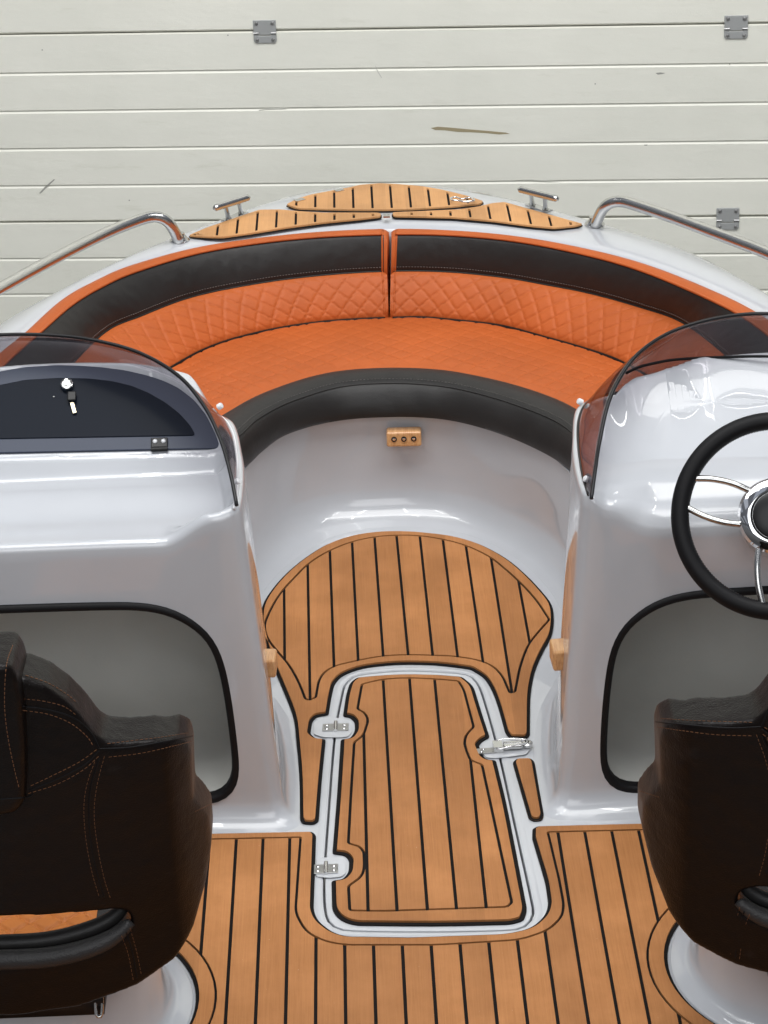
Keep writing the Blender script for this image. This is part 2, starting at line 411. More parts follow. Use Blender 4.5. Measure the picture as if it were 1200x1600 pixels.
ZD = .51      # deck height
inner_px = [(45, 515), (100, 465), (150, 437), (200, 415), (300, 387), (400, 371), (500, 361), (605, 356.5), (700, 358.5), (800, 367), (900, 384), (1000, 409), (1100, 447), (1185, 489)]
outer_px = [(0, 505), (55, 475), (100, 450), (150, 427), (200, 405), (280, 370), (345, 344), (400, 322), (460, 303), (520, 293), (594, 287), (675, 290), (750, 300), (850, 324.5), (920, 344), (1050, 382), (1100, 404), (1150, 431), (1200, 460)]
inn = [Vector((-.90, 2.2, ZD)), Vector((-.91, 3.2, ZD)), Vector((-.91, 4.0, ZD)), Vector((-.885, 4.5, ZD))]+px(inner_px, ZD)+[Vector((.865, 4.6, ZD)), Vector((.90, 4.2, ZD)), Vector((.91, 3.4, ZD)), Vector((.90, 2.2, ZD))]
out_ = [Vector((-1.0, 2.2, ZD)), Vector((-1.01, 3.2, ZD)), Vector((-1.01, 4.0, ZD)), Vector((-.975, 4.6, ZD))]+px(outer_px, ZD-.012)+[Vector((.955, 4.6, ZD)), Vector((1.0, 4.1, ZD)), Vector((1.01, 3.4, ZD)), Vector((1.0, 2.2, ZD))]
NI = 260
inn = gsm(resample(inn, NI), 10); out_ = gsm(resample(out_, NI), 10)
cen = Vector((0, 4.2, 0))
def push(p, d, z):
    q = Vector((p.x, p.y, 0)); c = Vector((0, min(p.y, 4.7), 0)); n = (q-c).normalized(); r = q+n*d; return Vector((r.x, r.y, z))
inn = [Vector((p.x, p.y, ZD)) for p in inn]
rows = [[push(p, -.012, .24) for p in inn], [push(p, -.006, ZD-.03) for p in inn], [push(p, -.004, ZD-.008) for p in inn], inn]
for t, dz in ((.15, .004), (.4, .006), (.7, .002), (.9, -.006), (1, -.012)): rows.append([a.lerp(Vector((b.x, b.y, ZD)), t)+Vector((0, 0, dz)) for a, b in zip(inn, out_)])
rows += [[push(p, d, z) for p in out_] for d, z in ((.010, ZD-.022), (.014, ZD-.04), (.010, ZD-.06))]
FB('gunwale_deck', loft(rows), M['gel'], smooth=True, angle=60)
rows = [[push(p, d, z) for p in out_] for d, z in ((.010, ZD-.06), (.022, ZD-.066), (.026, ZD-.085), (.020, ZD-.10), (.004, ZD-.105))]
FB('rubbing_strake', loft(rows), M['rubber'], smooth=True, angle=60)
rows = [[push(p, d, z) for p in out_] for d, z in ((.004, ZD-.104), (-.02, ZD-.2), (-.08, .1), (-.18, -.1), (-.42, -.28))]+[[Vector((p.x*.05, min(p.y, 4.9), -.38)) for p in out_]]
FB('hull', loft(rows), M['gel'], smooth=True, angle=60)

# ---- teak-look foam pads
def pad(name, outer, borders, planks, xs, m, parent, z0=0.0, xf=None, groove=.0058, base_out=.006, holes=(), ring=.0025, th=.0045, limited=()):
    """black backing sheet, brown border pieces and brown planks cut by straight grooves, one mesh"""
    bm = flat_bm([[Vector((p.x, p.y, z0+.0012)) for p in offset(outer, 0)]]+[[Vector((p.x, p.y, z0+.0012)) for p in h] for h in holes])
    raise_bm(bm, .0022)
    for f in bm.faces: f.material_index = 1
    for loops in borders:
        b2 = flat_bm([[Vector((p.x, p.y, z0+.0030)) for p in lp] for lp in loops]); raise_bm(b2, th)
        me = bpy.data.meshes.new('t'); b2.to_mesh(me); b2.free()
        n0 = len(bm.faces); bm.from_mesh(me); bpy.data.meshes.remove(me)
    for loops in planks:
        b2 = flat_bm([[Vector((p.x, p.y, z0+.0030)) for p in lp] for lp in loops])
        lo = min(v.co.x for v in b2.verts); hi = max(v.co.x for v in b2.verts)
        for gi, (x0, x1, (y0, y1)) in enumerate(xs):      # groove from point (x0,y0) to (x1,y1)
            lim = gi in limited
            if lim:
                for yy in (y0, y1): bmesh.ops.bisect_plane(b2, geom=b2.verts[:]+b2.edges[:]+b2.faces[:], plane_co=(0, yy, 0), plane_no=(0, 1, 0), dist=1e-6)
            def sel():
                if not lim: return b2.verts[:]+b2.edges[:]+b2.faces[:]
                fs = [f for f in b2.faces if min(y0, y1) < f.calc_center_median().y < max(y0, y1)]
                return fs+list({e_ for f in fs for e_ in f.edges})+list({v for f in fs for v in f.verts})
            d = Vector((x1-x0, y1-y0, 0)).normalized(); n = Vector((d.y, -d.x, 0))
            for s in (-1, 1):
                c = Vector((x0, y0, 0))+n*groove/2*s
                bmesh.ops.bisect_plane(b2, geom=sel(), plane_co=c, plane_no=n, dist=1e-6)
            kill = [f for f in b2.faces if (not lim or min(y0, y1) < f.calc_center_median().y < max(y0, y1)) and abs((f.calc_center_median()-Vector((x0, y0, 0))).dot(n)) < groove*.49]
            bmesh.ops.delete(b2, geom=kill, context='FACES')
        bmesh.ops.delete(b2, geom=[v for v in b2.verts if not v.link_faces], context='VERTS')
        raise_bm(b2, th); me = bpy.data.meshes.new('t'); b2.to_mesh(me); b2.free(); bm.from_mesh(me); bpy.data.meshes.remove(me)
    for f in bm.faces:
        if f.material_index != 1: f.material_index = 0
    if xf:
        for v in bm.verts: v.co = xf(v.co)
    o = FB(name, bm, [m, M['caulk']], parent)
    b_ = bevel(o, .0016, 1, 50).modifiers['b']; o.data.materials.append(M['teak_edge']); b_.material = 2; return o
def fl(lst, z, r=.008, seg=4):
    P = px(lst, z); rad = []
    for i in range(len(P)):
        a = (P[i]-P[i-1]).angle(P[(i+1) % len(P)]-P[i]); rad.append(.06 if a < R(32) else r)
    return fillet(P, rad, seg)
def groove_lines(pairs, z=0): 
    o = []
    for a, b in pairs:
        A = U(*a, z); C = U(*b, z); o.append((A.x, C.x, (A.y, C.y)))
    return o

# floor moulding with the hatch opening
hatch_px = [(523, 1149.5), (534, 1087), (540, 1069), (557.7, 1056), (600, 1050.5), (640, 1048.5), (690, 1050.5), (726.6, 1054), (744, 1065), (757, 1095), (781, 1182), (806, 1295), (830.6, 1407), (833, 1429), (822, 1446), (800, 1453), (683, 1456), (544.7, 1454), (518.6, 1444), (508.7, 1427), (506.5, 1372.6), (514, 1260)]
hl = resample(px(hatch_px, 0), 120, True)
hole = offset(hl, .0022); lid = offset(hl, -.0022)
fo = [Vector(p) for p in ((-.93, 2.2, 0), (.93, 2.2, 0), (.93, 4.6, 0), (.6, 5.0, 0), (.2, 5.1, 0), (-.2, 5.1, 0), (-.6, 5.05, 0), (-.93, 4.6, 0))]
bm = flat_bm([fo, hole])
# gutter down around the hatch
rws = [hole, [p+Vector((0, 0, -.004)) for p in offset(hole, -.001)], [p+Vector((0, 0, -.03)) for p in offset(hole, -.001)], [p+Vector((0, 0, -.032)) for p in offset(hole, -.03)]]
loft([[Vector(p) for p in r] for r in rws], bm, close_u=True)
cockpit = FB('cockpit_floor', bm, M['gel'])
# shallow raised lip that frames the hatch
lip = []
for d, z in ((.0155, .0004), (.0125, .0011), (.0058, .0011), (.0042, .0004)): lip.append([p+Vector((0, 0, z)) for p in offset(hl, d)])
FB('hatch_lip', loft(lip, close_u=True), M['gel'], cockpit, smooth=True, angle=50)

hatch = slab('floor_hatch', [lid], -.022, .0225, M['gel'], None, .0016); adopt(hatch)
hp_out = [(541, 1087), (547, 1069), (558, 1061), (600, 1057), (640, 1055.5), (690, 1057), (722, 1060), (740, 1074), (750, 1108), (765, 1154), (753.5, 1160), (748, 1167), (755, 1184), (761, 1189), (775, 1190.6), (792, 1260), (813, 1368), (824, 1425), (818, 1440), (800, 1446), (683, 1449), (553, 1447.6), (532, 1440), (519, 1425), (518, 1379), (536, 1376), (544.7, 1366), (546, 1346), (538, 1338), (519.5, 1336), (527, 1243), (532.5, 1158), (547, 1156), (554.6, 1146), (554.6, 1130), (547, 1122.6), (536, 1121)]
hp_in = [(566, 1074), (599, 1066), (640, 1064), (679, 1066), (716, 1069), (724.5, 1082), (740, 1141), (729, 1152), (725, 1165), (730, 1182), (735, 1193), (753, 1200), (768, 1269), (799.5, 1416), (792, 1422.5), (597, 1429), (547, 1428), (545, 1390), (566, 1375), (570, 1360), (569, 1336), (562, 1328), (544.7, 1323), (549, 1243), (554, 1165), (568.5, 1154), (576, 1130), (570.7, 1119), (559, 1112.7)]
ho = fl(hp_out, 0, .006); hi_ = fl(hp_in, 0, .006)
gl_h = groove_lines([((598.8, 1067), (620.5, 1427)), ((640, 1065), (668, 1427)), ((679, 1065), (713.6, 1427)), ((735, 1190), (760.5, 1430)), ((568.5, 1150), (575.5, 1434))])
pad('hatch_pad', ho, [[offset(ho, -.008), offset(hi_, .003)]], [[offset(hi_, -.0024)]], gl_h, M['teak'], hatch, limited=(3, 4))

# foredeck (footwell) pad
fp_out = [(407, 950), (432, 913), (467, 880), (510, 852), (553, 838), (597, 832.5), (640, 832.5), (705, 839), (748, 851), (792, 874), (831, 908), (864, 947), (866, 973), (863, 995), (846, 1025), (835, 1051), (828.5, 1086), (828, 1151), (822, 1156), (796, 1155), (789.5, 1147), (779, 1108), (770, 1082), (757, 1060), (735, 1047), (683, 1040), (618, 1039), (566, 1045), (536, 1056), (523, 1069), (518, 1090), (513.5, 1118.5), (495, 1121.5), (488, 1129), (485, 1149), (493, 1156), (509, 1157.5), (503.5, 1212), (498, 1285), (490.5, 1290), (473, 1289), (469, 1283), (468, 1212), (460, 1125), (449, 1095), (434, 1060), (418, 1020), (408, 985)]
fp_in = [(412.5, 982), (425, 953), (440.6, 928), (482, 884.5), (514, 865), (549, 851), (583.6, 843.5), (620.5, 840.5), (657, 841.5), (692, 847), (726.6, 856), (765.6, 873.7), (809, 910.5), (839, 943), (858, 973), (843, 990), (826, 1010), (813, 1042.6), (804.6, 1086), (797, 1088), (785, 1060), (770, 1045), (748, 1036), (709, 1029.6), (635.6, 1027.5), (596.6, 1029.6), (562, 1036), (523, 1045), (505.6, 1055.6), (498, 1068.6), (493.5, 1094.6), (484, 1099), (477.5, 1097), (466.6, 1068.6), (451.5, 1042.6), (436, 1025), (418, 1003)]
fo_ = fl(fp_out, 0, .006); fi_ = fl(fp_in, 0, .005)
def Q(x, y): return (380+x*.4333, 800+y*.4333)
gl_f = groove_lines([(Q(148, 295), Q(150, 525)), (Q(233, 195), Q(240, 590)), (Q(313, 150), Q(328, 565)), (Q(393, 118), Q(415, 542)), (Q(474, 100), Q(505, 528)), (Q(553, 93), Q(595, 523)), (Q(637, 95), Q(683, 523)), (Q(720, 108), Q(773, 528)), (Q(803, 130), Q(864, 545)), (Q(893, 170), Q(955, 570)), (Q(993, 262), Q(1033, 480))])
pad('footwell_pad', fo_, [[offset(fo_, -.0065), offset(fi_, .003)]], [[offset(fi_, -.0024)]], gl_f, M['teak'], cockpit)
sp = fl([(801, 1194), (807, 1188), (828.5, 1187), (835, 1192), (850, 1277), (846, 1284), (833, 1285), (826, 1281)], 0, .005)
pad('strip_pad', sp, [[offset(sp, -.006)]], [], [], M['teak'], cockpit)

# aft mat with round cut-outs for the pedestals
def circ(pts):
    P = px(pts, 0); n = len(P); A = [[2*p.x, 2*p.y, 1] for p in P]; b = [p.x**2+p.y**2 for p in P]
    S = Matrix([[sum(A[k][i]*A[k][j] for k in range(n)) for j in range(3)] for i in range(3)]); t = Vector([sum(A[k][i]*b[k] for k in range(n)) for i in range(3)])
    x = S.inverted() @ t; return Vector((x[0], x[1], 0)), math.sqrt(x[2]+x[0]**2+x[1]**2)
cr, rr = circ([(1072, 1456), (1046, 1494), (1044.6, 1521), (1056.6, 1559), (1080.7, 1600)])
clf, rl = circ([(272.7, 1487.6), (302, 1536), (306, 1565), (300, 1591)])
print('PED', cr, rr, clf, rl)
ax = .5*(abs(cr.x)+abs(clf.x)); rr = min(max(rr, .15), .24)
def ring_pts(c, r, n=72): return [Vector((c.x+r*cos(2*pi*k/n), c.y+r*sin(2*pi*k/n), 0)) for k in range(n)]
# anchor both rings to their measured inboard extremes
pedR = Vector((U(1044.6, 1515, 0).x+rr, U(1044.6, 1515, 0).y, 0)); pedL = Vector((U(306, 1568, 0).x-rr, U(306, 1568, 0).y, 0))
am = [(150, 1305), (488, 1302), (494, 1308), (490, 1425), (497, 1442), (519, 1459), (540, 1466), (640, 1467.5), (792, 1462), (831, 1453), (852, 1433), (857, 1416), (852, 1381), (831.5, 1312), (832, 1298), (840, 1293.5), (1330, 1282)]
amr = [.004, .006, .006, .03, .02, .02, .02, 0, .02, .02, .02, .02, .02, .004, .004, .006, .004]
amw = px(am, 0)
ao = fillet([Vector((-.80, 2.3, 0))]+[Vector((-.80, amw[0].y, 0))]+amw[1:-1]+[Vector((.80, amw[-1].y, 0)), Vector((.80, 2.3, 0))], [.02, .02]+amr[1:-1]+[.02, .02])
ai = [(150, 1317), (470, 1313.5), (462, 1429), (469, 1446), (482, 1464), (510, 1477), (540, 1482), (683, 1482), (813, 1474), (857, 1459), (878, 1438), (881, 1420), (874, 1381), (856, 1305.5), (1330, 1294)]
aiw = px(ai, 0)
ai_ = fillet([Vector((-.77, 2.33, 0)), Vector((-.77, aiw[0].y, 0))]+aiw[1:-1]+[Vector((.77, aiw[-1].y, 0)), Vector((.77, 2.33, 0))], [.02, .02]+[.004]+[.02]*10+[.02, .004]+[.02, .02])
RW = .032
rh = [ring_pts(pedL, rr), ring_pts(pedR, rr)]
rings_b = [[ring_pts(c, rr+RW-.0018), ring_pts(c, rr+.006)] for c in (pedL, pedR)]
xs = []
vpx = lambda x, y0=3.72: (x, x, (y0, y0-.4))
for k in range(-15, 16):
    x = .0475*k+.001; xs.append(vpx(x))
pad('aft_deck_pad', ao, [[offset(ao, -.0065), offset(ai_, .0024)]]+rings_b, [[offset(ai_, -.0024), ring_pts(pedL, rr+RW+.0024), ring_pts(pedR, rr+RW+.0024)]], xs, M['teak'], cockpit, holes=rh)

# ---- round bench front wall with cove
wt_px = [(388, 727), (410, 705), (440, 681), (500, 660), (560, 652), (631, 649), (700, 654), (760, 668), (830, 697), (878, 727)]
top = [Vector((-.44, 4.20, .25)), Vector((-.385, 4.42, .25)), Vector((-.355, 4.62, .25))]+px(wt_px, .25)+[Vector((.36, 4.6, .25)), Vector((.385, 4.42, .25)), Vector((.44, 4.20, .25))]
base = [Vector((-.36, 4.20, 0)), Vector((-.325, 4.40, 0))]+[U(u, v, 0) for u, v in ((404, 946), (430, 905), (468, 872), (510, 845), (553, 831), (597, 825.5), (640, 825.5), (705, 832), (748, 844), (795, 867), (834, 900), (867, 942))]+[Vector((.325, 4.40, 0)), Vector((.36, 4.20, 0))]
NW = 120
top = gsm(resample(top, NW), 5); base = gsm(resample(base, NW), 5)
rows = []
for d, z, t in ((-.02, -.004, 0), (.10, .0010, .0), (.36, .005, .1), (.60, .014, .2), (.79, .029, .3), (.92, .048, .45), (.98, .070, .55), (1.0, .10, .6), (1.0, .15, .75), (1.0, .20, .95), (.995, .235, 1), (.985, .247, 1)):
    row = []
    for a, b in zip(base, top):
        out = (Vector((b.x, b.y, 0))-Vector((0, 4.5, 0))).normalized()
        mid = Vector((b.x, b.y, 0))+out*.012
        p = Vector((a.x, a.y, 0)).lerp(mid, min(1.06, d)); row.append(Vector((p.x, p.y, z)))
    rows.append(row)
topo = [push(p, 0, .252) for p in top]
rows.append([Vector((p.x, p.y, .252)) for p in top])
far = [push(p, -.03, .252) for p in inn]
inn_part = resample([p for p in inn if p.y > 4.15], NW)
rows.append([Vector((p.x*1.03, p.y+.015, .256)) for p in top])
rows.append([Vector((p.x, p.y, .256)) for p in inn_part])
FB('bench_front', loft(rows), M['gel'], smooth=True, angle=50)

# side lining of the cockpit and floor edge
rows = [[Vector((p.x*.985, p.y, ZD-.03)) for p in inn if p.y < 4.9 and p.x < 0], [Vector((p.x*.985, p.y, 0)) for p in inn if p.y < 4.9 and p.x < 0]]
FB('side_lining', loft(rows), M['gel'], smooth=True)
rows = [[Vector((p.x*.985, p.y, ZD-.03)) for p in inn if p.y < 4.9 and p.x > 0], [Vector((p.x*.985, p.y, 0)) for p in inn if p.y < 4.9 and p.x > 0]]
FB('side_lining', loft(rows), M['gel'], smooth=True)

# ---- consoles
def interp(tab, x):
    if x <= tab[0][0]: return tab[0][1]
    for (a, p), (b, q) in zip(tab, tab[1:]):
        if x <= b:
            t = (x-a)/(b-a); return p+(q-p)*t
    return tab[-1][1]
def sinterp(tab, x):
    if x <= tab[0][0]: return tab[0][1]
    for (a, p), (b, q) in zip(tab, tab[1:]):
        if x <= b:
            t = (x-a)/(b-a); t = t*t*(3-2*t); return p+(q-p)*t
    return tab[-1][1]
LP = Vector((0, 3.99, .600)); LN = Vector((0, -.11, .147)).normalized()
def lid_z(y): return LP.z+(y-LP.y)*.11/.147
lid_px = [(-260, 716), (345, 703), (337, 680), (322, 650), (303, 627), (280, 609), (255, 597), (230, 589), (195, 581), (160, 576.5), (125, 574), (90, 573), (40, 576), (0, 583), (-60, 600), (-120, 622), (-180, 655), (-230, 690)]
lidw = [UP(u, v, LP, LN) for u, v in lid_px]
def inside(p, poly):
    c = False; n = len(poly)
    for i in range(n):
        a, b = poly[i-1], poly[i]
        if (a.y > p.y) != (b.y > p.y) and p.x < (b.x-a.x)*(p.y-a.y)/(b.y-a.y)+a.x: c = not c
    return c
def pdist(p, poly):
    m = 9; n = len(poly)
    for i in range(n):
        a, b = poly[i-1].xy, poly[i].xy; d = b-a; t = max(0, min(1, (p.xy-a).dot(d)/d.length_squared)); m = min(m, (a+d*t-p.xy).length)
    return -m if inside(p, poly) else m
def console(side):
    s = side
    T = [(.95, 3.755), (.60, 3.755), (.40, 3.752), (.33, 3.748), (.305, 3.752), (.292, 3.768), (.288, 3.80), (.287, 3.85), (.289, 3.93), (.296, 4.0), (.304, 4.07), (.316, 4.125), (.345, 4.19), (.40, 4.245), (.48, 4.28), (.60, 4.295), (.75, 4.30), (.95, 4.30)]
    Bb = [(.95, 3.745), (.60, 3.745), (.40, 3.742), (.29, 3.738), (.262, 3.742), (.250, 3.757), (.250, 3.79), (.252, 3.85), (.258, 3.93), (.266, 4.0), (.277, 4.07), (.292, 4.13), (.330, 4.22), (.40, 4.29), (.48, 4.33), (.60, 4.35), (.75, 4.36), (.95, 4.36)]
    n = 300
    # resample jointly so that the two outlines stay matched
    J = resample([Vector((a[0], a[1], b[0]*0)) for a, b in zip(T, Bb)], n)
    # parameter of each resampled point on the control list
    def joint(listA, listB, n):
        A = [Vector((x, y, 0)) for x, y in listA]; Bv = [Vector((x, y, 0)) for x, y in listB]
        k = len(A); P, Q_ = [], []
        for i in range(k-1):
            for j in range(24):
                t = j/24
                for src, dst in ((A, P), (Bv, Q_)):
                    p0 = src[i-1] if i else src[0]*2-src[1]; p1 = src[i]; p2 = src[i+1]; p3 = src[i+2] if i+2 < k else src[-1]*2-src[-2]
                    dst.append(.5*((2*p1)+(p2-p0)*t+(2*p0-5*p1+4*p2-p3)*t*t+(3*p1-p0-3*p2+p3)*t**3))
        P.append(A[-1]); Q_.append(Bv[-1]); S = [0]
        for a, b in zip(P, P[1:]): S.append(S[-1]+(b-a).length)
        oa, ob = [], []; j = 0
        for i in range(n):
            t = S[-1]*i/(n-1)
            while j < len(S)-2 and S[j+1] < t: j += 1
            f = (t-S[j])/max(1e-9, S[j+1]-S[j]); oa.append(P[j].lerp(P[j+1], f)); ob.append(Q_[j].lerp(Q_[j+1], f))
        return oa, ob
    TT, BB = joint(T, Bb, n)
    lw = [Vector((abs(p.x), p.y, 0)) for p in lidw]
    def ztop(p):
        if p.y < 3.80:      # aft edge
            za = (.562 if s < 0 else .575); return sinterp([(.295, .618), (.33, .608 if s < 0 else .60), (.43, za), (.95, za)], p.x)
        return sinterp([(3.80, .619), (4.1, .632), (4.25, .605), (4.30, .59)], p.y)
    def D(x, y):
        if s < 0:
            base = sinterp([(3.755, .562), (3.83, .565), (3.925, .588), (3.985, .5955)], y) if y < 3.985 else lid_z(y)-.0045
            d = pdist(Vector((x, y, 0)), lw)
            if y > 3.96 and d > .005:
                pk = lid_z(min(y, 4.16))+.004
                fall = max(0, d-.014)
                zz = pk-fall*.75
                if y < 3.985: zz = base+(min(zz, .615)-base)*max(0, min(1, (y-3.96)/.025))
                return zz
            return base
        rid = sinterp([(.29, 3.90), (.34, 4.0), (.42, 4.075), (.55, 4.118), (.67, 4.125), (.95, 4.125)], x)
        zr = interp([(.29, .632), (.34, .668), (.42, .700), (.55, .716), (.95, .718)], x)
        crease = sinterp([(.29, 3.84), (.36, 3.875), (.45, 3.905), (.95, 3.90)], x); zc = interp([(.29, .622), (.36, .618), (.45, .609), (.95, .603)], x)
        if y > rid: return zr-(y-rid)*.72
        if y > crease:
            t = (y-crease)/(rid-crease); return zc+(zr-zc)*t-.010*sin(pi*t)
        t = max(0, (y-3.755)/(crease-3.755)); za = sinterp([(.295, .618), (.33, .605), (.43, .575), (.95, .575)], x)
        return za+(zc-za)*(1-(1-t)**1.7)
    def spine(p):
        x = round(max(.47, min(.95, p.x))*80)/80; return Vector((min(.95, x), 4.03, 0))
    rows = []
    zm = [ztop(p) for p in TT]
    for z, w_ in ((0, .042), (.002, .034), (.007, .022), (.016, .011), (.03, .003), (.045, 0)):
        row = []
        for b, t in zip(BB, TT):
            c = Vector((.6, 4.02, 0)); 
            nrm = Vector((b.x-max(.36, min(.9, b.x)), b.y-max(3.85, min(4.2, b.y)), 0))
            nrm = nrm.normalized() if nrm.length > 1e-6 else Vector((0, 0, 0))
            q = b+nrm*w_; row.append(Vector((q.x if b.x < .94 else .95, q.y, z)))
        rows.append(row)
    K = 26
    for k in range(1, K+1):
        f = k/K
        rows.append([Vector(((b.x+(t.x-b.x)*f), (b.y+(t.y-b.y)*f), .045+(zt-(.014 if s < 0 else .030)-.045)*f)) for b, t, zt in zip(BB, TT, zm)])
    for ins, dz in ((.0012, -.0095), (.0035, -.0055), (.0075, -.002), (.013, 0)):
        row = []
        for t, zt in zip(TT, zm):
            sp_ = spine(t); v = (sp_-t); kk = 1.0
            if s > 0 and t.y < 3.80: kk = 1+1.6*min(1, max(0, (t.x-.31)/.08))
            q = t+v.normalized()*ins*kk; row.append(Vector((t.x if t.x > .949 else q.x, q.y, zt+dz*kk+(kk-1)*.0)))
        rows.append(row)
    last = rows[-1]; KR = 95
    for k in range(1, KR+1):
        f = k/KR; row = []
        for p, zt in zip(last, zm):
            sp_ = spine(p); q = Vector((p.x, p.y, 0)).lerp(sp_, f)
            dist = f*(sp_-Vector((p.x, p.y, 0))).length; a = min(1, dist/.05); a = a*a*(3-2*a)
            row.append(Vector((q.x, q.y, zt+(D(q.x, q.y)-zt)*a)))
        rows.append(row)
    # light relaxation of the dash so that the shelf reads as a moulding
    i0 = len(rows)-KR-2
    for it in range(2):
        new = [[p.copy() for p in r] for r in rows]
        for i in range(i0+1, len(rows)-1):
            for j in range(1, n-1): new[i][j].z = .5*rows[i][j].z+.125*(rows[i-1][j].z+rows[i+1][j].z+rows[i][j-1].z+rows[i][j+1].z)
        rows = new
    # closed underneath
    under = [[Vector((sp_.x, sp_.y, -.004)) for sp_ in (spine(b) for b in BB)]]
    rows = under+[[Vector((p.x, p.y, -.004)) for p in rows[0]]]+rows
    rows = [[Vector((p.x*s, p.y, p.z)) for p in r] for r in rows]
    bm = loft(rows); bmesh.ops.remove_doubles(bm, verts=bm.verts, dist=1e-5)
    near = [v for v in bm.verts if v.co.z > .5 and abs(v.co.y-4.03) < .085 and abs(v.co.x) > .40 and abs(v.co.x) < .94]
    if s > 0:
        for _ in range(14): bmesh.ops.smooth_vert(bm, verts=near, factor=.5, use_axis_x=False, use_axis_y=False, use_axis_z=True)
    be = [e_ for e_ in bm.edges if e_.is_boundary]
    bmesh.ops.holes_fill(bm, edges=be, sides=0)
    bmesh.ops.recalc_face_normals(bm, faces=bm.faces)
    if bm.calc_volume() < 0: bmesh.ops.reverse_faces(bm, faces=bm.faces)
    name = 'console'
    o = FB(name, bm, [M['gel'], M['liner'], M['gel_matt']], recalc=False, smooth=True)
    # storage opening
    z_b = .05 if s < 0 else .032
    op = [(.90, .445), (.55, .442), (.455, .435), (.405, .415), (.365, .38), (.345, .335), (.335, .27), (.329, .18), (.328, .11), (.336, .075), (.355, .055), (.39, .048), (.60, .046), (.90, .044)]
    if s > 0: op = [(x, z-.022 if z > .2 else z-.014) for x, z in op]
    opw = gsm(resample([Vector((x*s, 0, z)) for x, z in op], 90), 2)
    cutb = bmesh.new(); ys = (3.60, 3.79, 3.90, 3.98, 4.05, 4.10, 4.135, 4.155, 4.165)
    rws = []
    for y, k in zip(ys, (0, 0, .015, .05, .11, .20, .33, .50, .72)):
        cc = Vector((.62*s, 0, .24)); rws.append([Vector((p.x+(cc.x-p.x)*k, y, p.z+(cc.z-p.z)*k)) for p in opw])
    Vv = [[cutb.verts.new(p) for p in r] for r in rws]
    for a, b in zip(Vv, Vv[1:]):
        for j in range(len(a)):
            f = cutb.faces.new((a[j-1], a[j], b[j], b[j-1]))
    cutb.faces.new(Vv[0]); cutb.faces.new(Vv[-1][::-1])
    bmesh.ops.recalc_face_normals(cutb, faces=cutb.faces)
    for f in cutb.faces:
        f.smooth = True; f.material_index = 1
    me = bpy.data.meshes.new('cut'); cutb.to_mesh(me); cutb.free(); co = bpy.data.objects.new('cut', me); col.objects.link(co)
    for q in (M['gel'], M['liner'], M['gel_matt']): me.materials.append(q)
    md = o.modifiers.new('cut', 'BOOLEAN'); md.object = co; md.operation = 'DIFFERENCE'; md.solver = 'EXACT'
    bpy.context.view_layer.update(); dg = bpy.context.evaluated_depsgraph_get()
    nm = bpy.data.meshes.new_from_object(o.evaluated_get(dg)); o.modifiers.clear(); o.data = nm; o.data.name = name
    bpy.data.objects.remove(co)
    for p in nm.polygons: p.use_smooth = True
    nm.set_sharp_from_angle(angle=R(38))
    # black rubber edging
    tp = []
    for p in opw: tp.append(Vector((p.x, 0, p.z)))
    def ring_off(d):
        pl = [Vector((p.x, p.z, 0)) for p in tp]; return [Vector((q.x, 0, q.y)) for q in offset(pl, d)]
    prof = [(-.007, .012), (-.007, -.003), (-.005, -.007), (.0, -.0095), (.006, -.008), (.0085, -.004), (.0085, .002)]
    rws = []
    for d, dy in prof: rws.append([Vector((p.x, 3.746+dy+.018*max(0, p.z)-.0, p.z)) for p in ring_off(d)])
    FB('opening_trim', loft(rws, close_u=True), M['rubber'], o, smooth=True, angle=60)
    return o
con_l = console(-1); con_r = console(1)
con_l['label'] = 'passenger console with a navy glovebox lid'; con_r['label'] = 'helm console carrying the steering wheel'

# ---- glovebox lid
def on_plane(lst, P, Nn, lift=0): return [UP(u, v, P+Nn*lift, Nn) for u, v in lst]
def plane_slab(name, loop, nrm, t, m, parent, bev=.0015):
    bm = bmesh.new(); f = bm.faces.new([bm.verts.new(p) for p in loop]); 
    r = bmesh.ops.extrude_face_region(bm, geom=[f])
    for v in [x for x in r['geom'] if isinstance(x, bmesh.types.BMVert)]: v.co += nrm*t
    o = FB(name, bm, m, parent); 
    if bev: bevel(o, bev)
    return o
lp = [LP for _ in ()]
glid = plane_slab('glovebox_lid', fillet(on_plane(lid_px, LP, LN, -.006), .01, 4), LN, .007, M['navy'], con_l)
inset_px = [(-215, 690), (306, 681), (298, 666), (280, 646), (258, 629), (232, 614), (205, 603), (175, 596), (140, 592), (90, 591), (40, 594), (0, 602), (-60, 618), (-120, 640), (-170, 662)]
# slightly raised smoked panel let into the lid
def subp(name, bm, m, parent, **k): return FB(name, bm, m, parent, **k)
bm = bmesh.new(); f = bm.faces.new([bm.verts.new(p) for p in fillet(on_plane(inset_px, LP, LN, .0008), .008, 4)])
r = bmesh.ops.extrude_face_region(bm, geom=[f])
for v in [x for x in r['geom'] if isinstance(x, bmesh.types.BMVert)]: v.co += LN*.0022
o = FB('smoked_panel', bm, M['navy_dark'], con_l); bevel(o, .0012)
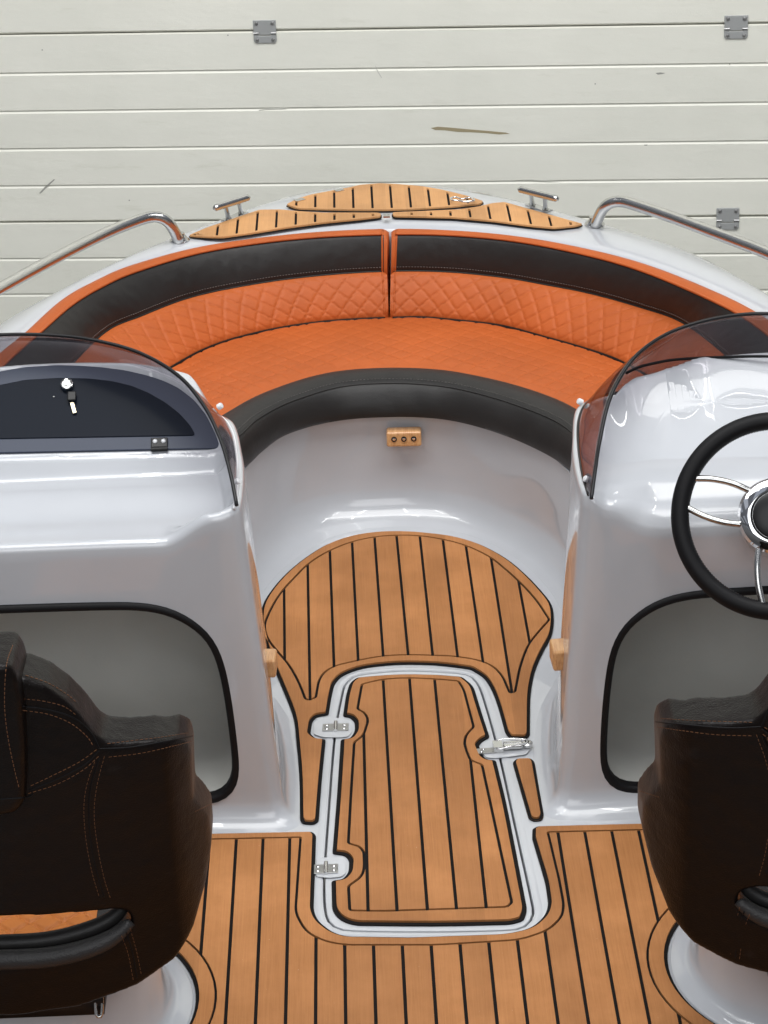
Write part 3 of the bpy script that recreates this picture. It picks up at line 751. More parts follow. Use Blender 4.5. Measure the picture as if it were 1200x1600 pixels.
# lid hinge: black plate with two white screws
hc = UP(249, 692, LP+LN*.003, LN); mt = frame(hc, LN)
hg = FB('lid_hinge', box_bm(.030, .020, .005, mt), M['plastic'], con_l); bevel(hg, .0015)
hb = FB('lid_hinge', tube_bm([mt @ Vector((-.015, -.013, .0)), mt @ Vector((.015, -.013, .0))], .0042, 12), M['plastic'], con_l, smooth=True, angle=50)
for x_ in (-.0075, .0075): FB('lid_screw', lathe_bm([(.0042, 0), (.0042, .001), (.003, .0025), (.0008, .003)], 16, mt @ Matrix.Translation((x_, .002, .0024))), M['white_plastic'], con_l, smooth=True, angle=50)
lc = UP(105, 603, LP+LN*.004, LN); mt = frame(lc, LN)
FB('lid_lock', lathe_bm([(.0125, -.002), (.0125, .006), (.0112, .009), (.0095, .0098), (.0085, .0075), (.002, .0075)], 32, mt), M['steel'], con_l, smooth=True, angle=35)
FB('lid_screw', lathe_bm([(.0022, 0), (.0015, .0012), (.0004, .0014)], 10, frame(UP(84, 620, LP+LN*.003, LN), LN)), M['zinc'], con_l, smooth=True)

# ---- windscreens
def screen(s):
    if s < 0:
        tp = [(-330, 620), (-200, 560), (-80, 530), (0, 523), (80, 523.5), (150, 532), (220, 552), (280, 588), (320, 636), (345, 688), (360, 740), (370, 790)]
        tz = [.72, .78, .80, .80, .80, .797, .785, .765, .735, .70, .665, .628]
    else:
        tp = [(1500, 590), (1400, 535), (1300, 500), (1200, 490), (1120, 497), (1050, 518), (1000, 550), (970, 588), (950, 632), (937, 690), (930, 735), (924, 779)]
        tz = [.72, .78, .80, .80, .80, .79, .775, .75, .72, .68, .655, .628]
    topc = resample([U(u, v, z) for (u, v), z in zip(tp, tz)], 110)
    bl = [(.95*s, 4.262), (.75*s, 4.262), (.60*s, 4.258), (.48*s, 4.245), (.41*s, 4.218), (.355*s, 4.165), (.328*s, 4.11), (.312*s, 4.04), (.304*s, 3.96), (.300*s, 3.88), (.299*s, 3.81), (.302*s, 3.757)]
    bz = [.60, .60, .602, .605, .61, .622, .628, .628, .625, .623, .620, .614]
    # match by position: base resampled with the same count
    basec = resample([Vector((x, y, z)) for (x, y), z in zip(bl, bz)], 110)
    rows = []
    for k in range(13):
        t = k/12
        rows.append([a.lerp(b, t)+Vector((0, .014*sin(pi*t), 0)) for a, b in zip(basec, topc)])
    bm = loft(rows)
    o = FB('windscreen', bm, M['acrylic'], smooth=True); sd = o.modifiers.new('s', 'SOLIDIFY'); sd.thickness = .004; sd.offset = 0
    FB('screen_edge', tube_bm(topc, .0034, 8), M['plastic'], o, smooth=True)
    FB('screen_seal', tube_bm([p+Vector((0, 0, .001)) for p in basec], .0030, 8), M['plastic'] if s > 0 else M['white_plastic'], o, smooth=True)
    for (u, v, z) in (((345, 634, .640), (372, 752, .628)) if s < 0 else ((905, 627, .640), (915, 748, .628))):
        c = U(u, v, z); 
        FB('screen_fastener', lathe_bm([(.0058, -.006), (.0058, .0008), (.0050, .0024), (.002, .0030)], 20, frame(c, (-s*.8, -.25, .55))), M['white_plastic'], o, smooth=True, angle=40)
    return o
ws_l = screen(-1); ws_r = screen(1)
P = [U(u, v, z) for u, v, z in ((978, 583, .690), (1000, 573, .697), (1030, 566, .703), (1060, 561.5, .708), (1130, 558, .715), (1200, 557, .718), (1300, 561, .718))]
FB('dash_seal', tube_bm(resample(P, 60), .0028, 8), M['rubber'], ws_r, smooth=True)

# ---- wooden blocks (three of them carry the filler table)
def wood_block(name, loc, sx_, sy_, sz_, rot, screws):
    mt = Matrix.Translation(loc) @ Matrix.Rotation(rot, 4, 'Z')
    bm = box_bm(sx_, sy_, sz_)
    o = finish(name, bm, M['wood']); o.parent = boat; o.matrix_parent_inverse = Matrix.Translation(OFF); o.matrix_world = mt
    o.location = mt.to_translation(); bevel(o, .005, 3)
    for k in screws:
        m2 = frame(k, (0, -1, .0)); q = finish('screw', lathe_bm([(.0062, 0), (.0062, .0016), (.0048, .0018), (.0042, .0006)], 20, m2), M['plastic'], o, smooth=True, angle=30); finish('screw_head', lathe_bm([(.0036, .0005), (.0034, .0016), (.0006, .0022)], 16, m2), M['chrome'], q, smooth=True, angle=40)
    return o
bc = U(631, 679, .205)
wood_block('table_support', bc+Vector((0, -.012, 0)), .078, .034, .036, R(-2), [(-.022, -.0178, .002), (0, -.0178, .002), (.022, -.0178, .002)])
wood_block('table_support', UY(414, 1036, 3.86)+Vector((-.009, 0, 0)), .060, .050, .036, R(-3), [])
wood_block('table_support', UY(881, 1022, 3.86)+Vector((.008, 0, 0)), .062, .055, .040, R(3), [])

# ---- rails
def rail(pts, zs, base, mtx=None):
    P = [U(u, v, z) for (u, v), z in zip(pts, zs)]
    P = gsm(resample(P, 90), 3)
    o = FB('grab_rail', tube_bm(P, .0135, 18), M['steel'], smooth=True)
    b = U(*base, ZD)
    FB('base_flange', lathe_bm([(.024, 0), (.024, .003), (.019, .008), (.0135, .014), (.0125, .02)], 28, Matrix.Translation(b+Vector((0, 0, .004)))), M['steel'], o, smooth=True, angle=35)
    return o
rail([(281, 379), (275, 366), (268, 353), (262, 344), (250, 337.5), (236, 338), (220, 343), (180, 358), (130, 381), (70, 412), (0, 451), (-60, 487), (-120, 530), (-170, 590), (-190, 640)],
     [.515, .535, .56, .578, .588, .59, .59, .59, .59, .59, .59, .59, .585, .56, .515], (281, 379))
rail([(929, 354), (934, 342), (940, 329), (946, 320), (956, 314.5), (968, 313.5), (985, 318), (1040, 336), (1100, 358), (1200, 396), (1260, 425), (1320, 465), (1370, 530), (1390, 590)],
     [.515, .535, .56, .578, .588, .59, .59, .59, .59, .59, .59, .585, .56, .515], (929, 354))

# ---- cleats
def cleat(b1, b2, t1, t2):
    A = U(*b1, ZD+.004); C = U(*b2, ZD+.004)
    ht = .058
    T1 = U(*t1, ZD+ht); T2 = U(*t2, ZD+ht)
    o = FB('mooring_cleat', tube_bm(resample([T1, T1.lerp(T2, .04), T1.lerp(T2, .5), T1.lerp(T2, .96), T2], 22, smooth=False), [.004]+[.0082]*20+[.004], 14), M['steel'], smooth=True)
    for p, f in ((A, .32), (C, .68)):
        q = T1.lerp(T2, f); FB('cleat_leg', tube_bm(resample([p, p.lerp(q, .5), q], 10), [.0085, .007, .006, .0056, .0055, .0055, .0055, .0058, .006, .0062], 14), M['steel'], o, smooth=True)
    mid = (A+C)/2; d = (C-A); FB('cleat_base', box_bm(d.length+.03, .022, .004, frame(mid, (0, 0, 1), d)), M['steel'], o)
    return o
cleat((357, 343), (377, 334), (334, 325.5), (390, 308))
cleat((832, 321), (852, 328), (810, 295.5), (872, 311))

# ---- bow deck pads (deck crown lifts them a little)
lift = .0085
def bow_xf(v): return v
rp_ = [(446, 322.5), (461, 314.5), (484, 307), (521, 300), (543.5, 296), (562, 291.5), (594, 289), (624, 290.5), (659, 293.5), (691, 299), (732, 309), (757, 317.5), (751, 321.6), (706.7, 326), (643, 330), (596, 331), (563, 331), (506.6, 330), (464, 328.6)]
lp_ = [(293, 371), (322.5, 358.5), (365, 344), (404.6, 330.5), (438.6, 330), (470, 333), (506, 335), (591.6, 335), (597, 337), (596, 341.5), (563, 345.5), (506.6, 351), (450, 358.5), (393, 367.7), (348, 374), (322, 373.5)]
rp2 = [(613, 334.5), (675, 332), (716, 330), (744.7, 326), (770, 320), (789, 318.5), (817.5, 326.5), (865, 339.7), (912.5, 353), (900, 356.5), (865, 359.6), (827, 356), (770, 348.5), (706.7, 343), (643, 341.5), (615, 341), (611.7, 338)]
deck = bpy.data.objects['gunwale_deck']
def bowpad(lst, k0, k1, inset=.010):
    o = fillet(px(lst, ZD+lift), .008, 4); b = offset(o, -.0022); i = offset(o, -inset)
    xs_ = [(x, x, (5.2, 5.8)) for x in [.0465*k+.012 for k in range(k0, k1)]]
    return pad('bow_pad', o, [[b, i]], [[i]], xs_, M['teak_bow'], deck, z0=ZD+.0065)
bowpad(rp_, -7, 8, .012); bowpad(lp_, -14, 1, .012); bowpad(rp2, 0, 14, .012)
# anchor-locker hardware
c = U(604, 337, ZD+.02); mt = frame(c, (0, 0, 1))
FB('locker_latch', box_bm(.016, .022, .004, mt), M['steel'], deck)
for x_ in (-.004, .004): FB('screw', lathe_bm([(.002, 0), (.0012, .0012), (.0004, .0014)], 10, mt @ Matrix.Translation((x_, 0, .002))), M['zinc'], deck, smooth=True)
for (u, v, w_) in ((468, 314, .026), (530, 299, .022)):
    c = U(u, v, ZD+.012); FB('locker_hinge', box_bm(w_, .016, .008, frame(c, (0, 0, 1), (1, .6, 0))), M['steel'], deck)
P = [U(u, v, ZD+.024) for u, v in ((704, 310), (712, 308), (722, 311), (734, 309), (741, 313), (728, 315), (716, 313.5), (708, 313))]
FB('shackle', tube_bm(resample(P, 40, True), .0024, 8, closed=True), M['chrome'], deck, smooth=True)

# ---- hatch hinges and latch
def recess_plate(pts, z=.0012):
    o = slab('recess_plate', [fillet(px(pts, 0), .005, 4)], z, .0010, M['gel'], None, .0005); return adopt(o, hatch)
def leaf_hinge(c, w_, h_, ang):
    mt = Matrix.Translation(U(*c, 0)+Vector((0, 0, .0045))) @ Matrix.Rotation(ang, 4, 'Z')
    o = FB('hatch_hinge', box_bm(w_, h_, .0016, mt), M['zinc'], hatch); bevel(o, .0006)
    FB('hinge_pin', tube_bm([mt @ Vector((0, -h_*.62, .002)), mt @ Vector((0, h_*.62, .002))], .0037, 14), M['steel'], hatch, smooth=True, angle=50)
    for a in (-1, 1):
        for b in (-1, 1): FB('screw', lathe_bm([(.0034, 0), (.0026, .0012), (.0006, .0016)], 14, mt @ Matrix.Translation((a*w_*.33, b*h_*.24, .0008))), M['chrome'], hatch, smooth=True, angle=50)
    return o
recess_plate([(497, 1124), (520, 1122), (526, 1124), (545, 1126), (550, 1130), (550, 1146), (544, 1153), (530, 1154.5), (505, 1154), (490, 1149), (491, 1132)], .0024)
recess_plate([(495, 1343), (536, 1341), (541, 1345), (540, 1367), (534, 1372), (516, 1374), (494, 1372)], .0024)
leaf_hinge((524.5, 1139.5), .050, .027, R(-2)); leaf_hinge((509.5, 1361), .042, .028, R(0))
recess_plate([(752, 1163), (770, 1160), (800, 1160), (824, 1164), (829, 1172), (822, 1181), (800, 1184), (775, 1187), (760, 1186), (755, 1180)], .0024)
mt = Matrix.Translation(U(790, 1173, 0)+Vector((0, 0, .006))) @ Matrix.Rotation(R(4), 4, 'Z') @ Matrix.Scale(1.22, 4)
o = FB('hatch_latch', box_bm(.030, .015, .002, mt @ Matrix.Translation((-.030, -.003, -.001))), M['zinc'], hatch)
FB('latch_body', box_bm(.030, .017, .006, mt @ Matrix.Translation((.012, .002, .003))), M['steel'], hatch); bevel(bpy.data.objects['latch_body'], .002)
FB('latch_body', box_bm(.014, .021, .011, mt @ Matrix.Translation((-.012, 0, .003))), M['steel'], hatch)
P = [mt @ Vector(p) for p in ((-.014, -.011, .006), (.0, -.012, .008), (.016, -.008, .009), (.030, -.004, .008), (.034, .002, .008), (.030, .008, .008), (.010, .010, .010), (-.012, .010, .008))]
FB('latch_bail', tube_bm(resample(P, 50, True), .0014, 8, closed=True), M['chrome'], hatch, smooth=True)
FB('latch_eye', lathe_bm([(.0085, 0), (.0085, .004), (.006, .006), (.0035, .006), (.003, .002)], 20, mt @ Matrix.Translation((.034, .002, .001))), M['steel'], hatch, smooth=True, angle=40)
for x_, y_ in ((-.038, -.006), (-.034, .001)): FB('screw', lathe_bm([(.0026, 0), (.002, .0012), (.0005, .0016)], 12, mt @ Matrix.Translation((x_, y_, .0))), M['chrome'], hatch, smooth=True)

# ---- seat pedestals
for c in (pedL, pedR):
    R_ = rr-.004
    o = FB('seat_pedestal', lathe_bm([(R_, .0014), (R_-.002, .004), (R_-.022, .005), (R_-.03, .009), (R_-.038, .022), (R_-.046, .06), (R_-.056, .11), (R_-.070, .145), (R_-.085, .160), (R_-.11, .166), (.02, .168)], 96, Matrix.Translation(c)), M['gel'], smooth=True, angle=50)

# ---- steering wheel
wn = Vector((-.10, -.86, .50)).normalized(); wc = UP(1213, 806, Vector((.66, 3.66, .60)), Vector((0, -1, 0)))
wm = frame(wc, wn, (1, 0, 0)); wr = .1600
rimP = [wm @ Vector((wr*cos(a), wr*sin(a), 0)) for a in [2*pi*k/120 for k in range(120)]]
sw = empty('steering_wheel'); sw.parent = boat; sw.matrix_parent_inverse = Matrix.Translation(OFF)
def FW(name, bm, m, **k):
    o = finish(name, bm, m, None, **k); o.parent = sw; return o
FW('rim', tube_bm(rimP, .0148, 20, closed=True), M['rubber'], smooth=True)
st = bmesh.new()
for k in range(190):
    a = 2*pi*k/190; p = Vector(((wr-.0148)*cos(a), (wr-.0148)*sin(a), .003)); q = Vector(((wr-.0150)*cos(a+.018), (wr-.0150)*sin(a+.018), -.004))
    tube_bm([wm @ p, wm @ q], .0009, 5, st)
FW('rim_stitching', st, M['plastic'])
FW('hub', lathe_bm([(.030, -.055), (.050, -.05), (.054, -.034), (.048, -.026), (.050, -.016), (.062, -.010), (.064, .0), (.060, .008), (.050, .013), (.044, .0135), (.040, .010)], 64, wm), M['chrome'], smooth=True, angle=30)
FW('hub_cap', lathe_bm([(.0400, .009), (.0395, .0135), (.036, .0155), (.02, .0165), (.002, .0168)], 64, wm), M['plastic'], smooth=True, angle=40)
FW('hub_emblem', lathe_bm([(.013, .0165), (.013, .0180), (.0115, .0182), (.011, .0172), (.001, .0172)], 40, wm), M['zinc'], smooth=True, angle=40)
for base_a in (162, 268, 18):
    for sg in (-1, 1):
        a0 = R(base_a+sg*30); a1 = R(base_a-sg*-22 + sg*4) if False else R(base_a+sg*9+ (10 if base_a == 180 else 0))
        p0 = Vector((.058*cos(a0), .058*sin(a0), -.002)); p1 = Vector(((wr-.006)*cos(R(base_a+sg*9)), (wr-.006)*sin(R(base_a+sg*9)), 0))
        d = Vector((cos(R(base_a)), sin(R(base_a)), 0)); n_ = Vector((-d.y, d.x, 0))
        pts = [p0, p0.lerp(p1, .33)+n_*sg*.006+Vector((0, 0, .004)), p0.lerp(p1, .66)+n_*sg*.006+Vector((0, 0, .004)), p1]
        b = tube_bm(resample([wm @ q for q in pts], 24), .0056, 12); FW('spoke', b, M['steel'], smooth=True)
# column housing behind the hub
FW('column', lathe_bm([(.060, -.155), (.058, -.13), (.046, -.10), (.036, -.05), (.030, -.045)], 48, wm), M['gel'], smooth=True, angle=40)

# ================================================================== BENCH CUSHIONS
def quilt(s, t, d=.052, depth=.004):
    a = (s+t)/d; b = (s-t)/d
    m = min(abs(sin(pi*a)), abs(sin(pi*b)))
    return depth*(1-math.exp(-m*7.5))
def arclen(P):
    s = [0]
    for a, b in zip(P, P[1:]): s.append(s[-1]+(b-a).length)
    return s
top_px = [(-110, 720), (-75, 640), (-20, 570), (45, 515.5), (100, 466), (150, 438), (200, 416), (300, 388), (400, 372), (500, 362), (605, 357.5), (700, 359.5), (800, 368), (900, 385), (1000, 410), (1100, 448), (1185, 490), (1250, 545), (1300, 620), (1325, 690)]
edge_px = [(-95, 725), (-58, 645), (-2, 577), (62, 519), (113, 475), (162, 446), (210, 425), (305, 396.5), (402, 380), (501, 370), (605, 366), (698, 367), (796, 375.5), (893, 393), (991, 419), (1088, 458), (1168, 499), (1232, 553), (1282, 625), (1307, 693)]
seam_px = [(-20, 745), (15, 680), (75, 610), (160, 522), (220, 494), (300, 464), (400, 443.5), (500, 430.5), (604, 424), (700, 425), (790, 434), (850, 444.5), (920, 458), (1000, 480), (1070, 506), (1150, 570), (1200, 640), (1220, 700)]
bot_px = [(110, 745), (140, 690), (200, 620), (285, 564), (340, 538), (400, 521), (450, 511), (500, 504), (550, 500), (605, 497.5), (660, 496.5), (700, 500), (780, 509), (850, 527), (920, 547), (978, 569), (1050, 615), (1100, 680), (1120, 740)]
NB = 700
C_top = gsm(resample(px(top_px, .515), NB), 20); C_edge = gsm(resample(px(edge_px, .513), NB), 20)
C_seam = gsm(resample(px(seam_px, .425), NB), 20); C_bot = gsm(resample(px(bot_px, .328), NB), 20)
def at_x(C, x):
    best = min(range(len(C)), key=lambda i: abs((C[i].x-x))+ (0 if C[i].y > 4.9 else 9)); return best
def backrest(side):
    # split at centre gap
    def part(C, u, v, z):
        p = U(u, v, z); i = min(range(len(C)), key=lambda k: (C[k]-p).length)
        return C[:i+1] if side < 0 else C[i:]
    if side < 0: q = ((606, 357.5, .515), (605, 366, .513), (605.5, 424, .425), (607, 497.5, .328))
    else: q = ((610, 357.5, .515), (610.5, 366, .513), (610.5, 424, .425), (610.5, 497.5, .328))
    n = 420
    t_, e_, s_, b_ = [resample(part(C, *qq), n, smooth=False) for C, qq in zip((C_top, C_edge, C_seam, C_bot), q)]
    ctr = Vector((0, 4.4, 0))
    def outn(p): v = Vector((p.x*1.0, p.y-4.55, 0)); return v.normalized()
    rows = []; mi = []
    face = [(b_[j]-e_[j]) for j in range(n)]
    NT1, NT2 = 44, 16
    S = arclen(s_)
    body = []
    for k in range(NT1+1):      # quilted orange, bottom to seam
        t = k/NT1; row = []
        for j in range(n):
            p = b_[j].lerp(s_[j], t); nn = -outn(p)+Vector((0, 0, .55)); nn.normalize()
            edge = min(1, min(t, 1-t)*9); env = sin(pi*min(1, max(0, t)))**.5*.010
            hh = quilt(S[j], t*.128)*edge+env
            row.append(p+nn*hh)
        body.append((row, 0))
    for k in range(1, NT2+1):
        t = k/NT2; row = []
        for j in range(n):
            p = s_[j].lerp(e_[j], t); nn = -outn(p)+Vector((0, 0, .55)); nn.normalize()
            wob = .0022*noise.noise(Vector((p.x*9, p.y*9, p.z*9)))+.0012*noise.noise(Vector((S[j]*45, 0, t*3)))
            row.append(p+nn*(.010*sin(pi*t)**.6+wob*sin(pi*t)))
        body.append((row, 1))
    tail = []
    tail.append(([e_[j].lerp(t_[j], .5)+Vector((0, 0, .0045)) for j in range(n)], 2))
    tail.append(([t_[j].copy() for j in range(n)], 2))
    tail.append(([t_[j]+outn(t_[j])*.012+Vector((0, 0, -.008)) for j in range(n)], 2))
    tail.append(([t_[j]+outn(t_[j])*.016+Vector((0, 0, -.14)) for j in range(n)], 2))
    tail.append(([b_[j]+outn(b_[j])*.06+Vector((0, 0, -.02)) for j in range(n)], 2))
    tail.append(([b_[j]+outn(b_[j])*.012+Vector((0, 0, -.022)) for j in range(n)], 2))
    head = [([b_[j]+outn(b_[j])*.001+Vector((0, 0, -.012)) for j in range(n)], 2)]
    allr = head+body+tail
    # round the ends over: pull the last columns in
    jl = n-1 if side < 0 else 0
    cmid = Vector((0, 0, 0)); ref = [r[0][jl] for r in allr]
    for p in ref: cmid += p/len(ref)
    for r, _ in allr:
        for k, f in ((0, .016), (1, .009), (2, .004), (3, .0015)):
            j = jl-k if side < 0 else jl+k
            d = (cmid-r[j]); d.x = 0; l = d.length
            if l > .02: r[j] += d.normalized()*f*.55
    rws = [r for r, _ in allr]; mis = [m for _, m in allr][1:]+[2]
    bm = loft(rws, close_v=True, mi=mis)
    for jj in (0, n-1):
        bm.verts.ensure_lookup_table(); nr = len(rws)
        f = bm.faces.new([bm.verts[i*n+jj] for i in range(nr)]); f.material_index = 2
    # orange end bands: the columns next to the gap are orange
    bm.faces.ensure_lookup_table()
    L0 = S[jl]
    for f in bm.faces:
        js = [v.index % n for v in f.verts] if len(f.verts) == 4 else []
    bm.verts.index_update()
    for f in bm.faces:
        if len(f.verts) == 4:
            j = sum(v.index % n for v in f.verts)/4
            if abs(S[min(n-1, int(j))]-L0) < .009 and f.material_index == 1: f.material_index = 2
    o = finish('back_cushion', bm, [M['orange'], M['black_vinyl'], M['orange']], None, smooth=True, angle=62)
    # piping and stitches
    def line(src, nn_off, r, m, name, lo=2, hi=n-3, dash=False):
        pts = [src[j]+((-outn(src[j])+Vector((0, 0, .55))).normalized())*nn_off for j in range(lo, hi, 2)]
        b = bmesh.new()
        if dash:
            A = resample(pts, int(arclen(pts)[-1]/.0035), smooth=False)
            for i in range(0, len(A)-1, 2): tube_bm([A[i], A[i+1]], r, 5, b)
        else: tube_bm(pts, r, 8, b)
        return finish(name, b, m, o, smooth=True)
    line(e_, .0035, .0032, M['orange'], 'piping')
    line(s_, .0012, .0022, M['black_vinyl'], 'piping')
    line(b_, .0035, .0034, M['rubber'], 'piping')  # black tube added to draw the dark gap line where backrest meets seat
    up2 = [s_[j].lerp(e_[j], .10) for j in range(n)]
    line(up2, .0072, .0007, M['thread_g'], 'stitching', dash=True)
    # vertical piping at the gap end
    col_ = [r[0][jl-3 if side < 0 else jl+3] for r in allr[1:NT1+NT2+3]]
    finish('piping', tube_bm(col_, .0022, 8), M['orange'], o, smooth=True)
    return o
bl = backrest(-1); br_ = backrest(1)
tag(bl, 'left bow backrest cushion, orange diamond quilting under a black band', 'cushion', 'bow backrest cushions')
tag(br_, 'right bow backrest cushion, orange diamond quilting under a black band', 'cushion', 'bow backrest cushions')

# seat cushion
sf_px = [(180, 800), (235, 740), (300, 680), (362, 640), (400, 619), (440, 603), (480, 590), (520, 581), (560, 576.5), (605, 574.5), (650, 575), (700, 579), (750, 588), (800, 600), (850, 616), (893, 635), (950, 672), (1020, 730), (1060, 790)]
st_px = [(215, 820), (260, 765), (315, 722), (374, 681), (400, 657), (440, 634), (480, 619), (520, 607), (560, 601), (605, 599), (650, 600), (700, 605), (750, 616), (800, 631), (850, 650), (886, 670), (935, 715), (985, 765), (1030, 815)]
sb_px = [(225, 845), (275, 800), (330, 760), (384, 729), (408, 707), (440, 683), (480, 668), (520, 659), (560, 654), (605, 652), (650, 652), (700, 656.5), (750, 668), (800, 685), (850, 708), (880, 727), (925, 765), (975, 810), (1020, 855)]
NS = 620
Cf = gsm(resample(px(sf_px, .332), NS), 15); Cs = gsm(resample(px(st_px, .326), NS), 15); Cb = gsm(resample(px(sb_px, .256), NS), 15)
Cr = gsm(resample([p+Vector((0, 0, 0)) for p in px(bot_px, .320)], NS), 20)
Cr = [Vector((p.x*1.03, 4.4+(p.y-4.4)*1.035, .318)) for p in Cr]
rows = []; mi = []
rows.append([Vector((p.x, p.y+.02, .254)) for p in Cb]); mi.append(1)
rows.append([Vector((p.x, p.y+.004, .256)) for p in Cb]); mi.append(1)
NFc = 10
for k in range(NFc+1):
    t = k/NFc; row = []
    for j in range(NS):
        p = Cb[j].lerp(Cs[j], t); n_ = Vector((-p.x, 4.5-p.y, 0)).normalized()
        wr_ = .0035*noise.noise(Vector((p.x*16+j*.01, p.y*16, p.z*10)))*sin(pi*t)
        row.append(p+n_*(.011*sin(pi*min(1, t*1.02))**.7+wr_) if t < 1 else p)
    rows.append(row); mi.append(1)
NT = 8
for k in range(1, NT+1):
    t = k/NT; row = []
    for j in range(NS):
        p = Cs[j].lerp(Cf[j], t); row.append(p+Vector((0, 0, .007*sin(pi*t)**.7+.002*noise.noise(Vector((p.x*22, p.y*8, 1)))*sin(pi*t))))
    rows.append(row); mi.append(1)
NO = 80; Sx = arclen(Cf)
for k in range(1, NO+1):
    t = k/NO; row = []
    for j in range(NS):
        p = Cf[j].lerp(Cr[j], t); ed = min(1, t*12, (1-t)*5)
        h = quilt(p.x+.013, p.y*1.0, .056, .0045)*ed+.010*sin(pi*t)**.5
        row.append(p+Vector((0, 0, h)))
    rows.append(row); mi.append(0)
rows.append([p+Vector((0, 0, -.01)) for p in Cr]); mi.append(0)
rows.append([Vector((p.x, p.y, .256)) for p in Cr]); mi.append(0)
bm = loft(rows, close_v=True, mi=mi[1:]+[1]); nr = len(rows); bm.verts.ensure_lookup_table()
for jj in (0, NS-1): bm.faces.new([bm.verts[i*NS+jj] for i in range(nr)])
seat = finish('seat_cushion', bm, [M['orange'], M['black_vinyl']], None, smooth=True, angle=65)
tag(seat, 'curved orange quilted bench cushion with thick black rolled front edge', 'cushion')
finish('piping', tube_bm([p+Vector((0, 0, .0005)) for p in Cs[4:-4:3]], .0017, 8), M['black_vinyl'], seat, smooth=True)
A = [Cs[j].lerp(Cf[j], .16)+Vector((0, 0, .0050)) for j in range(4, NS-4, 2)]; A = resample(A, int(arclen(A)[-1]/.004), smooth=False); b = bmesh.new()
for i in range(0, len(A)-1, 2): tube_bm([A[i], A[i+1]], .0006, 5, b)
finish('stitching', b, M['thread_g'], seat, smooth=True)

# ================================================================== HELM SEATS
YB = 2.93
scx = UY(-8, 1300, YB).x          # centre of the left seat
def bend(x, z):
    a = abs(x); return .95*a*a + (5.5*max(0, a-.245)**1.5)
def lean(z): return -.08*(z-.40)
def SL(u, v, dy=0):
    y = YB
    for _ in range(12):
        p = UY(u, v, y); y = .5*y+.5*(YB+dy+bend(p.x-scx, p.z)+lean(p.z))
    return UY(u, v, y)
half = [(0, 1035), (40, 1042), (75, 1056), (105, 1078), (130, 1103), (150, 1130), (166, 1141), (200, 1143), (240, 1139), (278, 1136), (294, 1142), (301, 1158), (303, 1230), (316, 1243), (329, 1262), (332, 1300), (323, 1360), (304, 1430), (274, 1480), (215, 1520), (130, 1552), (50, 1564), (0, 1568)]
holeh = [(0, 1411), (100, 1407), (178, 1401), (200, 1404), (208, 1418), (197, 1442), (152, 1468), (90, 1482), (0, 1488)]
def hl_(lst, k=1): return [Vector((SL(u, v).x-scx, 0, SL(u, v).z)) for u, v in lst]
def bend_pt(v): return Vector((v.x, v.y+bend(v.x, v.z)+lean(v.z), v.z))
def remeshed(bm, vox, sm):
    me = bpy.data.meshes.new('t'); bm.to_mesh(me); bm.free(); o = bpy.data.objects.new('t', me); col.objects.link(o)
    r = o.modifiers.new('r', 'REMESH'); r.mode = 'VOXEL'; r.voxel_size = vox
    s = o.modifiers.new('s', 'SMOOTH'); s.factor = .5; s.iterations = sm
    bpy.context.view_layer.update(); dg = bpy.context.evaluated_depsgraph_get(); nm = bpy.data.meshes.new_from_object(o.evaluated_get(dg))
    bpy.data.objects.remove(o); return nm
def prism_xz(bm, loop, y0, y1, holes=()):
    b2 = bmesh.new(); flat_bm([[Vector((p.x, p.z, 0)) for p in lp] for lp in [loop]+list(holes)], b2)
    bmesh.ops.recalc_face_normals(b2, faces=b2.faces)
    r = bmesh.ops.duplicate(b2, geom=b2.faces[:])
    b2.free()
    b2 = flat_bm([[Vector((p.x, p.z, 0)) for p in lp] for lp in [loop]+list(holes)])
    fs = b2.faces[:]; r = bmesh.ops.extrude_face_region(b2, geom=fs, use_keep_orig=True)
    for v in [x for x in r['geom'] if isinstance(x, bmesh.types.BMVert)]: v.co.z += 1
    bmesh.ops.recalc_face_normals(b2, faces=b2.faces)
    for v in b2.verts: v.co = Vector((v.co.x, y0 if v.co.z < .5 else y1, v.co.y))
    bmesh.ops.recalc_face_normals(b2, faces=b2.faces)
    me = bpy.data.meshes.new('t'); b2.to_mesh(me); b2.free(); bm.from_mesh(me); bpy.data.meshes.remove(me)
def mirror_loop(h): return [p for p in h]+[Vector((-p.x, 0, p.z)) for p in reversed(h) if abs(p.x) > .004]
H1 = hl_(half); H1[0].x = 0; H1[-1].x = 0
Hh = hl_(holeh); Hh[0].x = 0; Hh[-1].x = 0
outl = mirror_loop(H1); holel = mirror_loop(Hh)
bm = bmesh.new(); prism_xz(bm, outl, -.035, .045, [holel]); me_back = remeshed(bm, .004, 14)
for v in me_back.vertices:
    c_ = v.co; q = noise.noise(Vector((c_.x*7, c_.z*9, 3)))*.0035+noise.noise(Vector((c_.x*24+c_.z*9, c_.z*13, 8)))*.0010+noise.noise(Vector((c_.x*60, c_.z*60, c_.y*20)))*.0005
    v.co = bend_pt(c_)+Vector((0, q, 0))
# lower bolster roll (below the gap) and the lip of the seat behind it
def sweep(lst, dy, rad, taper):
    P = [SL(u, v, dy)-Vector((scx, YB, 0)) for u, v in lst]; P[0].x = 0
    P = [Vector((-p.x, p.y, p.z)) for p in reversed(P[1:])]+P
    P = gsm(resample(P, 80), 4); k = len(P)
    return tube_bm(P, [rad*(1-taper*abs(-1+2*i/(k-1))**6) for i in range(k)], 20)
me_roll = remeshed(sweep([(-8, 1500), (80, 1495), (140, 1481), (180, 1462), (205, 1440)], -.034, .0150, .5), .004, 2)
bm_lip = sweep([(-8, 1474), (80, 1468), (140, 1452), (178, 1433), (196, 1412)], -.004, .0125, .3)
me_lip = bpy.data.meshes.new('lip'); bm_lip.to_mesh(me_lip); bm_lip.free()
